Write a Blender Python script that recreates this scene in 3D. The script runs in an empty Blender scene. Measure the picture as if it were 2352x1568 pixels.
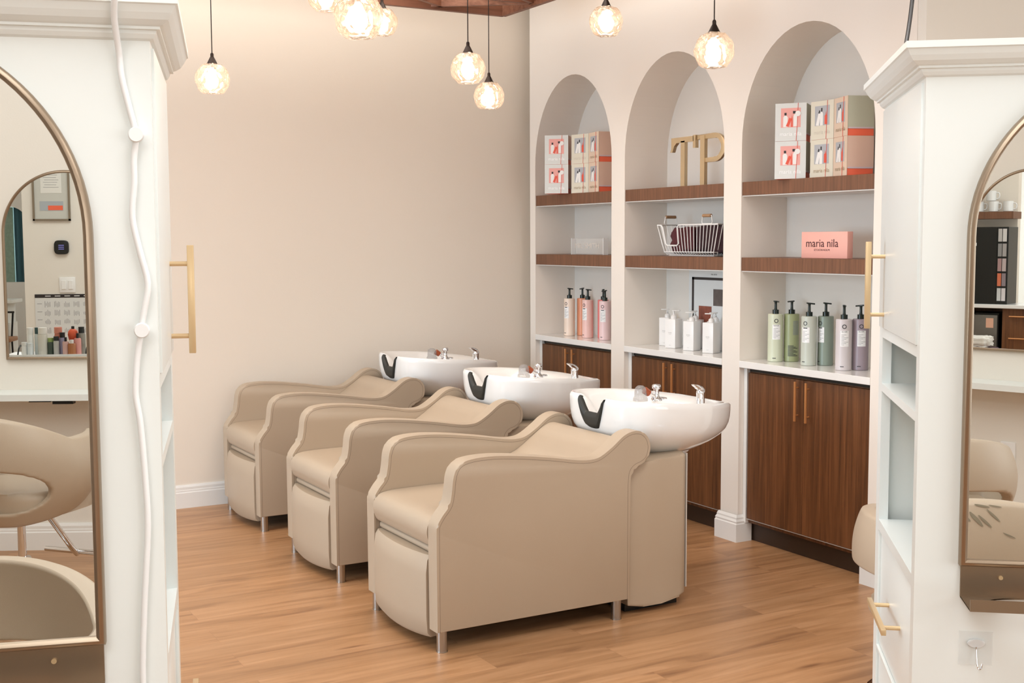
import bpy, bmesh, math, random
from mathutils import Vector, Matrix
random.seed(7)
S = bpy.context.scene
COL = S.collection
# ------------------------------------------------------------------ camera
F_PX = 2784.5
yaw, pitch, roll = 0.512792, 0.0835701, -0.003964
fw = Vector((math.sin(yaw)*math.cos(pitch), math.cos(yaw)*math.cos(pitch), -math.sin(pitch)))
r0 = Vector((math.cos(yaw), -math.sin(yaw), 0))
u0 = r0.cross(fw)
rt = r0*math.cos(roll)+u0*math.sin(roll)
up = -r0*math.sin(roll)+u0*math.cos(roll)
cam = bpy.data.objects.new('camera', bpy.data.cameras.new('camera'))
COL.objects.link(cam)
M = Matrix.Identity(4)
for i in range(3):
    M[i][0] = rt[i]; M[i][1] = up[i]; M[i][2] = -fw[i]
M[0][3], M[1][3], M[2][3] = 0, 0, 1.5
cam.matrix_world = M
cam.data.sensor_width = 36; cam.data.lens = F_PX/2352*36
cam.data.clip_start = 0.05
S.camera = cam
# ------------------------------------------------------------------ look
S.view_settings.view_transform = 'Standard'
S.view_settings.look = 'None'
S.view_settings.gamma = 1
S.view_settings.exposure = 0.0
S.view_settings.use_curve_mapping = False
W = bpy.data.worlds.new('world'); S.world = W; W.use_nodes = True
W.node_tree.nodes['Background'].inputs[0].default_value = (0.85, 0.93, 1, 1)
W.node_tree.nodes['Background'].inputs[1].default_value = 1.0

def area(name, loc, direction, sx, sy, power, col):
    l = bpy.data.lights.new(name, 'AREA'); l.shape = 'RECTANGLE'; l.size = sx; l.size_y = sy
    l.energy = power; l.color = col
    o = bpy.data.objects.new(name, l); COL.objects.link(o)
    o.location = loc
    o.rotation_euler = Vector(direction).to_track_quat('-Z', 'Y').to_euler()
    return o
# daylight through the window of the left wall, then an added fill behind the photographer
area('window_daylight', (-3.3, 4.3, 1.55), (1, 0, -0.05), 2.6, 2.2, 165, (0.66, 0.84, 1.0))
area('rear_fill_light', (3.1, -2.2, 1.6), (-0.1, 1, 0), 3.6, 2.2, 66, (0.88, 0.95, 1.0))
# added overhead fill lights; the ceiling itself has no panels
area('overhead_fill_light', (0.4, 1.2, 3.22), (0, 0, -1), 1.6, 1.6, 40, (0.88, 0.95, 1.0))
area('overhead_fill_light', (2.2, 2.2, 3.22), (0, 0, -1), 1.2, 1.2, 40, (1.0, 0.97, 0.94))
area('overhead_fill_light', (-1.6, -0.4, 3.22), (0, 0, -1), 1.5, 1.5, 45, (0.95, 0.98, 1.0))
area('overhead_fill_light', (1.5, 5.0, 3.24), (0, 0, -1), 3.2, 2.0, 98, (1.0, 0.945, 0.86))
area('overhead_fill_light', (3.0, 0.2, 3.22), (0, 0, -1), 1.5, 1.5, 35, (0.95, 0.98, 1.0))
# the photographer's flash, just over the lens
fl = bpy.data.lights.new('camera_flash', 'POINT'); fl.energy = 10; fl.shadow_soft_size = 0.04; fl.color = (0.88, 0.96, 1)
flo = bpy.data.objects.new('camera_flash', fl); COL.objects.link(flo); flo.location = Vector((0, 0, 1.5))+up*0.13

# ------------------------------------------------------------------ materials
def lin(c):
    if isinstance(c, str):
        c = tuple(int(c[i:i+2], 16)/255 for i in (0, 2, 4))
    return tuple((v/12.92 if v <= .04045 else ((v+.055)/1.055)**2.4) for v in c)+(1,)
_m = {}
def mat(name, col, rough=.5, metal=0, spec=.5, bump=0, bscale=200, var=0, vscale=6, emit=None, es=0, alpha=None, trans=0, coat=0):
    if name in _m: return _m[name]
    m = bpy.data.materials.new(name); m.use_nodes = True
    nt = m.node_tree; b = nt.nodes['Principled BSDF']
    b.inputs['Base Color'].default_value = lin(col)
    b.inputs['Roughness'].default_value = rough
    b.inputs['Metallic'].default_value = metal
    b.inputs['Specular IOR Level'].default_value = spec
    b.inputs['Transmission Weight'].default_value = trans
    b.inputs['Coat Weight'].default_value = coat
    if emit:
        b.inputs['Emission Color'].default_value = lin(emit); b.inputs['Emission Strength'].default_value = es
    tc = nt.nodes.new('ShaderNodeTexCoord')
    if bump:
        n = nt.nodes.new('ShaderNodeTexNoise'); n.inputs['Scale'].default_value = bscale; n.inputs['Detail'].default_value = 4
        nt.links.new(tc.outputs['Object'], n.inputs['Vector'])
        bp = nt.nodes.new('ShaderNodeBump'); bp.inputs['Strength'].default_value = bump; bp.inputs['Distance'].default_value = .002
        nt.links.new(n.outputs['Fac'], bp.inputs['Height']); nt.links.new(bp.outputs[0], b.inputs['Normal'])
    if var:
        n = nt.nodes.new('ShaderNodeTexNoise'); n.inputs['Scale'].default_value = vscale; n.inputs['Detail'].default_value = 3
        nt.links.new(tc.outputs['Object'], n.inputs['Vector'])
        mx = nt.nodes.new('ShaderNodeMixRGB')
        c = lin(col)
        mx.inputs[1].default_value = tuple(v*(1-var) for v in c[:3])+(1,)
        mx.inputs[2].default_value = tuple(min(1, v*(1+var)) for v in c[:3])+(1,)
        nt.links.new(n.outputs['Fac'], mx.inputs[0]); nt.links.new(mx.outputs[0], b.inputs['Base Color'])
    _m[name] = m
    return m

def wood(name, c1, c2, c3, axis='Z', scale=1.0, rough=.42):
    m = bpy.data.materials.new(name); m.use_nodes = True
    nt = m.node_tree; b = nt.nodes['Principled BSDF']; b.inputs['Roughness'].default_value = rough
    tc = nt.nodes.new('ShaderNodeTexCoord'); mp = nt.nodes.new('ShaderNodeMapping')
    s = {'X': (1.2, 34, 34), 'Y': (34, 1.2, 34), 'Z': (34, 34, 1.2)}[axis]
    mp.inputs['Scale'].default_value = [v*scale for v in s]
    nt.links.new(tc.outputs['Object'], mp.inputs[0])
    n = nt.nodes.new('ShaderNodeTexNoise'); n.inputs['Scale'].default_value = 1.6; n.inputs['Detail'].default_value = 7; n.inputs['Roughness'].default_value = .62
    n.inputs['Distortion'].default_value = .5
    nt.links.new(mp.outputs[0], n.inputs['Vector'])
    r = nt.nodes.new('ShaderNodeValToRGB')
    r.color_ramp.elements[0].position = .3; r.color_ramp.elements[0].color = lin(c1)
    r.color_ramp.elements[1].position = .72; r.color_ramp.elements[1].color = lin(c3)
    e = r.color_ramp.elements.new(.5); e.color = lin(c2)
    nt.links.new(n.outputs['Fac'], r.inputs[0]); nt.links.new(r.outputs[0], b.inputs['Base Color'])
    bp = nt.nodes.new('ShaderNodeBump'); bp.inputs['Strength'].default_value = .15; bp.inputs['Distance'].default_value = .001
    nt.links.new(n.outputs['Fac'], bp.inputs['Height']); nt.links.new(bp.outputs[0], b.inputs['Normal'])
    return m

def floor_mat():
    m = bpy.data.materials.new('oak_planks'); m.use_nodes = True
    nt = m.node_tree; N = nt.nodes; L = nt.links; b = N['Principled BSDF']
    tc = N.new('ShaderNodeTexCoord')
    br = N.new('ShaderNodeTexBrick')
    br.inputs['Scale'].default_value = 1; br.inputs['Mortar Size'].default_value = .0006
    br.inputs['Mortar Smooth'].default_value = .6
    br.inputs['Brick Width'].default_value = 1.22; br.inputs['Row Height'].default_value = .152
    br.offset = .37; br.offset_frequency = 2
    br.inputs['Color1'].default_value = (0, 0, 0, 1); br.inputs['Color2'].default_value = (1, 1, 1, 1); br.inputs['Mortar'].default_value = (.5, .5, .5, 1)
    L.new(tc.outputs['Object'], br.inputs['Vector'])
    mp = N.new('ShaderNodeMapping'); mp.inputs['Scale'].default_value = (.8, 9, 1)
    # shift grain per plank
    ad = N.new('ShaderNodeVectorMath'); ad.operation = 'MULTIPLY_ADD'
    ad.inputs[1].default_value = (7, 5, 3)
    L.new(br.outputs['Color'], ad.inputs[0]); L.new(tc.outputs['Object'], ad.inputs[2]); L.new(ad.outputs[0], mp.inputs[0])
    n = N.new('ShaderNodeTexNoise'); n.inputs['Scale'].default_value = 1.5; n.inputs['Detail'].default_value = 8; n.inputs['Roughness'].default_value = .6; n.inputs['Distortion'].default_value = 1.0
    L.new(mp.outputs[0], n.inputs['Vector'])
    r = N.new('ShaderNodeValToRGB'); r.color_ramp.elements[0].position = .25; r.color_ramp.elements[0].color = lin('7f583a')
    r.color_ramp.elements[1].position = .7; r.color_ramp.elements[1].color = lin('b98d67')
    e = r.color_ramp.elements.new(.47); e.color = lin('a57a54')
    L.new(n.outputs['Fac'], r.inputs[0])
    # per plank tone
    hs = N.new('ShaderNodeHueSaturation')
    mr = N.new('ShaderNodeMapRange'); mr.inputs['To Min'].default_value = .92; mr.inputs['To Max'].default_value = 1.1
    L.new(br.outputs['Color'], mr.inputs['Value']); L.new(mr.outputs[0], hs.inputs['Value']); L.new(r.outputs[0], hs.inputs['Color'])
    # knots
    mp2 = N.new('ShaderNodeMapping'); mp2.inputs['Scale'].default_value = (1.6, 7.5, 1); L.new(ad.outputs[0], mp2.inputs[0])
    v = N.new('ShaderNodeTexVoronoi'); v.inputs['Scale'].default_value = 1.0; v.inputs['Randomness'].default_value = 1; L.new(mp2.outputs[0], v.inputs['Vector'])
    kr = N.new('ShaderNodeValToRGB'); kr.color_ramp.elements[0].color = (.42, .34, .3, 1); kr.color_ramp.elements[0].position = .02
    kr.color_ramp.elements[1].color = (1, 1, 1, 1); kr.color_ramp.elements[1].position = .13
    L.new(v.outputs['Distance'], kr.inputs[0])
    mk = N.new('ShaderNodeMixRGB'); mk.blend_type = 'MULTIPLY'; mk.inputs[0].default_value = .75
    L.new(hs.outputs[0], mk.inputs[1]); L.new(kr.outputs[0], mk.inputs[2])
    # seams
    ms = N.new('ShaderNodeMixRGB'); ms.inputs[2].default_value = lin('8a5f42')
    fm = N.new('ShaderNodeMath'); fm.operation = 'MULTIPLY'; fm.inputs[1].default_value = .8
    L.new(br.outputs['Fac'], fm.inputs[0]); L.new(fm.outputs[0], ms.inputs[0]); L.new(mk.outputs[0], ms.inputs[1])
    L.new(ms.outputs[0], b.inputs['Base Color'])
    b.inputs['Roughness'].default_value = .36; b.inputs['Specular IOR Level'].default_value = .4
    bp = N.new('ShaderNodeBump'); bp.inputs['Strength'].default_value = .12; bp.inputs['Distance'].default_value = .002
    L.new(n.outputs['Fac'], bp.inputs['Height']); L.new(bp.outputs[0], b.inputs['Normal'])
    return m

def glass_shade_mat():
    m = bpy.data.materials.new('dimpled_glass'); m.use_nodes = True
    nt = m.node_tree; N = nt.nodes; L = nt.links; N.remove(N['Principled BSDF']); out = N['Material Output']
    g = N.new('ShaderNodeBsdfGlass'); g.inputs['IOR'].default_value = 1.45; g.inputs['Roughness'].default_value = .03
    g.inputs['Color'].default_value = (1, .97, .94, 1)
    t = N.new('ShaderNodeBsdfTransparent'); t.inputs[0].default_value = (1, .97, .94, 1)
    tl = N.new('ShaderNodeBsdfTranslucent'); tl.inputs[0].default_value = (1, .93, .86, 1)
    a = N.new('ShaderNodeMixShader'); a.inputs[0].default_value = .35
    L.new(g.outputs[0], a.inputs[1]); L.new(t.outputs[0], a.inputs[2])
    c = N.new('ShaderNodeMixShader'); c.inputs[0].default_value = .03
    L.new(a.outputs[0], c.inputs[1]); L.new(tl.outputs[0], c.inputs[2]); L.new(c.outputs[0], out.inputs[0])
    return m
def clear_mat(name, col, mixv=.75, rough=.05):
    m = bpy.data.materials.new(name); m.use_nodes = True
    nt = m.node_tree; N = nt.nodes; L = nt.links; p = N['Principled BSDF']; out = N['Material Output']
    p.inputs['Base Color'].default_value = lin(col); p.inputs['Roughness'].default_value = rough
    t = N.new('ShaderNodeBsdfTransparent'); t.inputs[0].default_value = (1, 1, 1, 1)
    a = N.new('ShaderNodeMixShader'); a.inputs[0].default_value = mixv
    L.new(p.outputs[0], a.inputs[1]); L.new(t.outputs[0], a.inputs[2]); L.new(a.outputs[0], out.inputs[0])
    return m

WALL = mat('wall_paint_blush', 'ebe0d2', .7, bump=.15, bscale=120)
WALLG = mat('wall_paint_greige', 'e8e2d8', .7, bump=.15, bscale=120)
TRIM = mat('white_trim_paint', 'ebe9e5', .38)
TOWER = mat('white_cabinet_lacquer', 'ebeeea', .32)
CEIL = mat('ceiling_white', 'f0ede8', .8)
FLOOR = floor_mat()
WALNUT = wood('walnut_veneer', '4f301a', '694124', '825331', 'Z', 1, .42)
WALNUTH = wood('walnut_shelf_veneer', '5f3f2b', '744d36', '865a40', 'Z', 1.6, .45)
LATW = wood('lattice_wood', '6b4330', '845843', '9a6c54', 'X', .6, .5)
DARKW = mat('dark_toe_kick', '3a281b', .5)
VINYL = mat('taupe_vinyl', 'b6a38d', .42, bump=.25, bscale=900, var=.03, vscale=5)
STITCH = mat('dark_stitching', '6f5f50', .7)
PORC = mat('white_porcelain', 'f2f1ef', .08, spec=.6, coat=.5)
CHROME = mat('chrome', 'e6e6e8', .06, 1)
STEEL = mat('brushed_steel', 'b5b1ac', .28, 1)
BLACK = mat('black_plastic', '101312', .35)
GEL = mat('charcoal_gel_pad', '2b2c29', .5)
BRONZE = mat('brushed_bronze_gold', '9f8c77', .34, .85)
BRASS = mat('satin_champagne_brass', 'dcbf94', .35, .5)
COPPER = mat('copper_pull', 'c98a55', .35, .4)
BRBLACK = mat('dark_bronze_socket', '2c211c', .4, .6)
WHITEPL = mat('white_plastic', 'f1f0ee', .35)
QUARTZ = mat('white_quartz', 'ece9e5', .12)
MIRROR = mat('mirror_silver', 'f2f4f2', .0, 1)
SHADE = glass_shade_mat()
BULB = mat('lit_bulb', 'ffffff', .5, emit='ffdcb8', es=80)
BLACKCORD = mat('black_cord', '1c1815', .5)

# ------------------------------------------------------------------ mesh helpers
def link(name, bm, m, parent=None, smooth=False, recalc=True):
    if recalc: bmesh.ops.recalc_face_normals(bm, faces=bm.faces)
    me = bpy.data.meshes.new(name); bm.to_mesh(me); bm.free()
    if isinstance(m, (list, tuple)):
        for x in m: me.materials.append(x)
    else: me.materials.append(m)
    o = bpy.data.objects.new(name, me); COL.objects.link(o)
    if parent is not None: o.parent = parent
    if smooth is True:
        for p in me.polygons: p.use_smooth = True
    elif smooth:
        for p in me.polygons: p.use_smooth = True
        try: me.set_sharp_from_angle(angle=math.radians(smooth))
        except Exception: pass
    return o
def tag(o, label, cat, group=None):
    o['label'] = label; o['category'] = cat
    if group: o['group'] = group
    return o
def thing(name, label, cat, loc=(0, 0, 0), rz=0, group=None):
    o = bpy.data.objects.new(name, None); COL.objects.link(o)
    o.empty_display_size = .05
    o.location = loc; o.rotation_euler = (0, 0, rz)
    return tag(o, label, cat, group)
def struct(name, bm, m, parent=None, smooth=False):
    o = link(name, bm, m, parent, smooth); o['kind'] = 'structure'; return o
def dup(root, loc, rz, label, group=None):
    r = root.copy(); COL.objects.link(r); r.location = loc; r.rotation_euler = (0, 0, rz); r['label'] = label
    if group: r['group'] = group
    for ch in list(root.children):
        c = ch.copy(); COL.objects.link(c); c.parent = r
        for g in list(ch.children):
            d = g.copy(); COL.objects.link(d); d.parent = c
    return r
def BM(): return bmesh.new()
def box(bm, a, b, bev=0, seg=2, mi=0):
    n0 = len(bm.faces)
    vs = [bm.verts.new((x, y, z)) for x in (a[0], b[0]) for y in (a[1], b[1]) for z in (a[2], b[2])]
    fs = [(0, 1, 3, 2), (4, 6, 7, 5), (0, 4, 5, 1), (2, 3, 7, 6), (0, 2, 6, 4), (1, 5, 7, 3)]
    nf = [bm.faces.new([vs[i] for i in f]) for f in fs]
    for f in nf: f.material_index = mi
    if bev:
        es = list({e for f in nf for e in f.edges})
        bmesh.ops.bevel(bm, geom=es, offset=bev, segments=seg, affect='EDGES', profile=.5)
    return bm
def bx(name, a, b, m, parent=None, bev=0, seg=2, smooth=None):
    return link(name, box(BM(), a, b, bev, seg), m, parent, smooth if smooth is not None else (30 if bev else False))
def frame_of(d):
    d = Vector(d).normalized()
    a = Vector((0, 0, 1)) if abs(d.z) < .9 else Vector((1, 0, 0))
    x = d.cross(a).normalized(); y = d.cross(x).normalized()
    return x, y
def tube(bm, pts, r, n=10, cap=True, closed=False, mi=0):
    pts = [Vector(p) for p in pts]
    rs = r if isinstance(r, (list, tuple)) else [r]*len(pts)
    rings = []; N = len(pts)
    px = None
    for i, p in enumerate(pts):
        if closed: d = pts[(i+1) % N]-pts[i-1]
        else: d = pts[min(i+1, N-1)]-pts[max(i-1, 0)]
        d.normalize()
        if px is None: x, y = frame_of(d)
        else:
            x = (px-d*px.dot(d)).normalized(); y = d.cross(x)
        px = x
        y = d.cross(x)
        rings.append([bm.verts.new(p+(x*math.cos(t)+y*math.sin(t))*rs[i]) for t in [2*math.pi*k/n for k in range(n)]])
    R = N if closed else N-1
    for i in range(R):
        A, B = rings[i], rings[(i+1) % N]
        for k in range(n):
            f = bm.faces.new([A[k], A[(k+1) % n], B[(k+1) % n], B[k]]); f.material_index = mi
    if cap and not closed:
        for A in (rings[0], rings[-1]):
            try: bm.faces.new(A).material_index = mi
            except Exception: pass
    return bm
def lathe(bm, prof, c=(0, 0, 0), n=32, axis=None, mi=0):
    c = Vector(c); rings = []
    for r, z in prof:
        if r < 1e-6: rings.append([bm.verts.new(c+Vector((0, 0, z)))])
        else: rings.append([bm.verts.new(c+Vector((r*math.cos(2*math.pi*k/n), r*math.sin(2*math.pi*k/n), z))) for k in range(n)])
    for A, B in zip(rings, rings[1:]):
        if len(A) == 1 and len(B) == 1: continue
        for k in range(n):
            k2 = (k+1) % n
            if len(A) == 1: f = bm.faces.new([A[0], B[k2], B[k]])
            elif len(B) == 1: f = bm.faces.new([A[k], A[k2], B[0]])
            else: f = bm.faces.new([A[k], A[k2], B[k2], B[k]])
            f.material_index = mi
    return bm
def prism(bm, poly, h0, h1, place, bev=0, seg=2, mi=0):
    """poly 2-D points; place(u,v,h)->3-D."""
    A = [bm.verts.new(place(u, v, h0)) for u, v in poly]
    B = [bm.verts.new(place(u, v, h1)) for u, v in poly]
    fa = bm.faces.new(A); fb = bm.faces.new(B[::-1]); n = len(poly); nf = [fa, fb]
    for i in range(n):
        nf.append(bm.faces.new([A[i], B[i], B[(i+1) % n], A[(i+1) % n]]))
    for f in nf: f.material_index = mi
    if bev:
        es = list(set(fa.edges) | set(fb.edges))
        bmesh.ops.bevel(bm, geom=es, offset=bev, segments=seg, affect='EDGES', profile=.5)
    return bm
def smoothpoly(pts, k=6, closed=True):
    """Catmull-Rom resample."""
    n = len(pts); out = []
    rng = range(n) if closed else range(n-1)
    for i in rng:
        if closed: p = [pts[(i+j-1) % n] for j in range(4)]
        else: p = [pts[max(0, i-1)], pts[i], pts[i+1], pts[min(n-1, i+2)]]
        for s in range(k):
            t = s/k
            out.append(tuple(.5*((2*p[1][d])+(-p[0][d]+p[2][d])*t+(2*p[0][d]-5*p[1][d]+4*p[2][d]-p[3][d])*t*t+(-p[0][d]+3*p[1][d]-3*p[2][d]+p[3][d])*t**3) for d in range(len(p[0]))))
    if not closed: out.append(tuple(pts[-1]))
    return out
def grid(bm, rows, closed=False, mi=0):
    V = [[bm.verts.new(p) for p in r] for r in rows]
    for A, B in zip(V, V[1:]):
        n = len(A)
        for k in range(n if closed else n-1):
            f = bm.faces.new([A[k], A[(k+1) % n], B[(k+1) % n], B[k]]); f.material_index = mi
    return V
def text(name, s, width, mtx, m, parent=None, depth=.0006, align='CENTER', height=None):
    """flat lettering as a mesh: text plane x right, y up, fitted to a width in metres"""
    cu = bpy.data.curves.new(name, 'FONT'); cu.body = s; cu.align_x = align; cu.size = 1; cu.extrude = 0; cu.resolution_u = 3
    o = bpy.data.objects.new(name, cu); COL.objects.link(o)
    dg = bpy.context.evaluated_depsgraph_get(); me = bpy.data.meshes.new_from_object(o.evaluated_get(dg))
    bpy.data.objects.remove(o); bpy.data.curves.remove(cu)
    xs = [v.co.x for v in me.vertices]; ys = [v.co.y for v in me.vertices]
    k = width/(max(xs)-min(xs)); ky = k if height is None else height/(max(ys)-min(ys))
    for v in me.vertices: v.co = Vector((v.co.x*k, v.co.y*ky, 0))
    me.transform(mtx); me.materials.append(m); me.name = name
    q = bpy.data.objects.new(name, me); COL.objects.link(q)
    if parent is not None: q.parent = parent
    return q
def basis(o, x, y, z):
    m = Matrix.Identity(4)
    for i in range(3): m[i][0] = x[i]; m[i][1] = y[i]; m[i][2] = z[i]; m[i][3] = o[i]
    return m

# ------------------------------------------------------------------ room shell
XN = 3.885; YB = 6.79; ZC = 3.28
XL = -3.4; XR = 6.0
NW = Vector((.082, .9966, 0)).normalized(); TW = Vector((NW.y, -NW.x, 0)); OW = -2.243   # wall behind the photographer
struct('floor', box(BM(), (XL-.1, -3.2, -.05), (XR+.1, YB+.1, 0)), FLOOR)
struct('ceiling', box(BM(), (XL-.1, -3.2, ZC), (XR+.1, YB+.1, ZC+.05)), CEIL)
struct('wall_back', box(BM(), (XL-.1, YB, 0), (XR+.1, YB+.1, ZC)), WALL)
def basebd(bm, p, q, n, h=.131):
    """baseboard of moulded profile from p to q, n = outward normal"""
    p, q, n = Vector(p), Vector(q), Vector(n)
    prof = [(.0005, 0), (.016, 0), (.016, h*.66), (.013, h*.7), (.013, h*.76), (.011, h*.8), (.011, h*.9), (.006, h), (.0005, h)]
    rows = [[e+n*o+Vector((0, 0, z)) for o, z in prof] for e in (p, q)]
    V = grid(bm, rows, closed=True)
    bm.faces.new(V[0]); bm.faces.new(V[1][::-1])
    return bm
struct('baseboard_back', basebd(BM(), (XL, YB, 0), (XN, YB, 0), (0, -1, 0)), TRIM)
# left wall with a window
bm = BM()
box(bm, (XL-.1, -3.2, 0), (XL, 3.0, ZC)); box(bm, (XL-.1, 5.6, 0), (XL, YB, ZC)); box(bm, (XL-.1, 3.0, 0), (XL, 5.6, .45)); box(bm, (XL-.1, 3.0, 2.65), (XL, 5.6, ZC))
struct('wall_left', bm, WALL)
bm = BM()
for a, b in [((3.0, .45), (5.6, .5)), ((3.0, 2.6), (5.6, 2.65)), ((3.0, .45), (3.05, 2.65)), ((5.55, .45), (5.6, 2.65)), ((4.28, .45), (4.32, 2.65))]:
    box(bm, (XL-.08, a[0], a[1]), (XL-.02, b[0], b[1]))
struct('window_1', bm, TRIM)
# right wall and the wall that closes the room behind the niche unit
struct('wall_right', box(BM(), (XR, -3.2, 0), (XR+.1, YB, ZC)), WALLG)
struct('wall_return', box(BM(), (XN+.001, 3.50, 0), (XR, 3.544, ZC)), WALLG)
# wall behind the photographer
bm = BM()
p0 = NW*OW+TW*(-3.9); p1 = NW*OW+TW*(6.4)
vs = [p0, p1, p1-NW*.1, p0-NW*.1]
prism(bm, [(v.x, v.y) for v in vs], 0, ZC, lambda u, v, h: (u, v, h))
struct('wall_front', bm, WALLG)
struct('baseboard_front', basebd(BM(), NW*OW+TW*(-3.3), NW*OW+TW*(5.5), NW), TRIM)

# niche wall: front sheet with three arched openings, and boxes behind
NICH = [(5.744, 6.595), (4.754, 5.614), (3.760, 4.621)]
ZS = 2.05
def niche_outline(y0, y1, zb, n=28):
    r = (y1-y0)/2; c = (y0+y1)/2; zt = 1.955
    return [(y0, zb), (y1, zb)]+[(c+r*math.cos(math.pi*k/n), zt+.518*math.sin(math.pi*k/n)) for k in range(n+1)]
bm = BM()
Y0, Y1 = 3.545, 6.66
def vx(y, z, x=XN): return bm.verts.new((x, y, z))
# build front face by triangle fill
outer = [(Y0, 0), (Y0, ZC), (Y1, ZC), (Y1, 0)]
loops = []
# outer boundary runs round the pilasters (openings reach the floor)
bd = [(Y1, ZC), (Y0, ZC), (Y0, 0)]
for (a, b) in NICH[::-1]:
    o = niche_outline(a, b, 0)
    bd += [(a, 0)]+[p for p in o[2:][::-1]]+[(b, 0)]
bd += [(Y1, 0)]
# remove consecutive duplicates
cl = []
for p in bd:
    if not cl or (abs(p[0]-cl[-1][0])+abs(p[1]-cl[-1][1])) > 1e-6: cl.append(p)
V = [vx(*p) for p in cl]
E_ = [bm.edges.new((V[i], V[(i+1) % len(V)])) for i in range(len(V))]
bmesh.ops.triangle_fill(bm, use_beauty=True, use_dissolve=False, edges=E_)
# reveals
XB = 4.177
for (a, b) in NICH:
    o = [(b, 0)]+niche_outline(a, b, 0)[2:]+[(a, 0)]
    rows = [[(XN, y, z) for y, z in o], [(XB, y, z) for y, z in o]]
    grid(bm, rows)
# ends
for y in (Y0, Y1):
    grid(bm, [[(XN, y, 0), (XB, y, 0)], [(XN, y, ZC), (XB, y, ZC)]])
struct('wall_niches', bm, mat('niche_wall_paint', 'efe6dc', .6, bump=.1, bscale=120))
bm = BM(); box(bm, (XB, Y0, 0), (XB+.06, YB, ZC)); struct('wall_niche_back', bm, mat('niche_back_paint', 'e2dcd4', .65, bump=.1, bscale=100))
PIL = [(6.597, 6.66), (5.616, 5.742), (4.623, 4.752), (3.63, 3.758)]
# plinths at pilaster feet
for i, (a, b) in enumerate(PIL):
    bm = BM()
    h = .135
    prof = [(0, 0), (.02, 0), (.02, h*.66), (.016, h*.7), (.018, h*.76), (.012, h*.84), (.012, h*.9), (.005, h), (0, h)]
    rows = []
    for o_, z in prof:
        rows.append([(XN-.004-o_, a-o_, z), (XN-.004-o_, b+o_, z), (XN+.075, b+o_, z), (XN+.075, a-o_, z)])
    grid(bm, rows[1:-1], closed=True)
    struct('baseboard_pilaster', bm, TRIM)

# ------------------------------------------------------------------ niche shelves, counters, cabinets
NM = ['narrowest far arch on the left', 'middle arch', 'largest near arch on the right']
for i, (a, b) in enumerate(NICH):
    nm = ['left', 'middle', 'right'][i]
    t = thing('wall_shelf', f'thick walnut shelf, upper one in the {nm} arched niche', 'shelf', (XN, (a+b)/2, 1.741), 0, 'walnut shelves in the arched niches')
    hw = (b-a)/2-.001
    bx('shelf_board', (0.004, -hw, -.031), (.289, hw, .034), WALNUTH, t, .001, 1)
    bx('shelf_underside', (0.008, -hw, -.0355), (.289, hw, -.031), TRIM, t)
    t = dup(t, (XN, (a+b)/2, 1.376), 0, f'thick walnut shelf, lower one in the {nm} arched niche')
    # counter slab
    tag(bx('countertop', (XN-.004, a+.001, .871), (XB-.002, b-.001, .904), QUARTZ, None, .0015, 1), f'white stone countertop under the bottles in the {nm} niche', 'countertop', 'white countertops in the niches')
    # cabinet
    c = thing('base_cabinet', ['walnut two-door base cabinet behind the farthest shampoo bowl, left niche', 'walnut two-door base cabinet behind the nearest bowl, middle niche', 'fully visible walnut two-door base cabinet in the right niche'][i], 'cabinet', (XN, (a+b)/2, 0), 0, 'walnut base cabinets in the niches')
    bm = BM()
    x0, x1 = .052, XB-XN-.004
    box(bm, (x0, -hw, .095), (x1, hw, .869))
    link('cabinet_body', bm, WALNUT, c)
    # white filler strips; black strip colours in the shaded gap under the counter
    bx('filler_strip', (.03, hw-.03 if i < 2 else hw-.022, .095), (.05, hw, .869), TRIM, c)
    bx('toe_kick', (.085, -hw, 0), (.1, hw, .094), DARKW, c)
    bx('gap_shade_strip', (.045, -hw, .851), (.051, hw-.03, .869), BLACK, c)
    bx('light_edge', (.031, -hw, .116), (.0505, hw-.03, .1185), mat('silver_edge_strip', 'd8d4ce', .3, .3), c)
    dy0, dy1 = -hw+.002, hw-.032
    mid = {0: 6.219, 1: 5.22, 2: 4.2}[i]-(a+b)/2
    for k, (ya, yb) in enumerate([(dy0, mid-.0012), (mid+.0012, dy1)]):
        d = bx('door', (.030, ya, .12), (.0505, yb, .846), WALNUT, c, .0008, 1)
        hy = mid+(-.036 if k == 0 else .036)
        bm = BM(); box(bm, (.005, hy-.005, .651), (.014, hy+.005, .838), .001, 1)
        for z in (.68, .81): tube(bm, [(.013, hy, z), (.031, hy, z)], .0035, 8)
        link('handle', bm, COPPER, d, 30)

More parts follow.
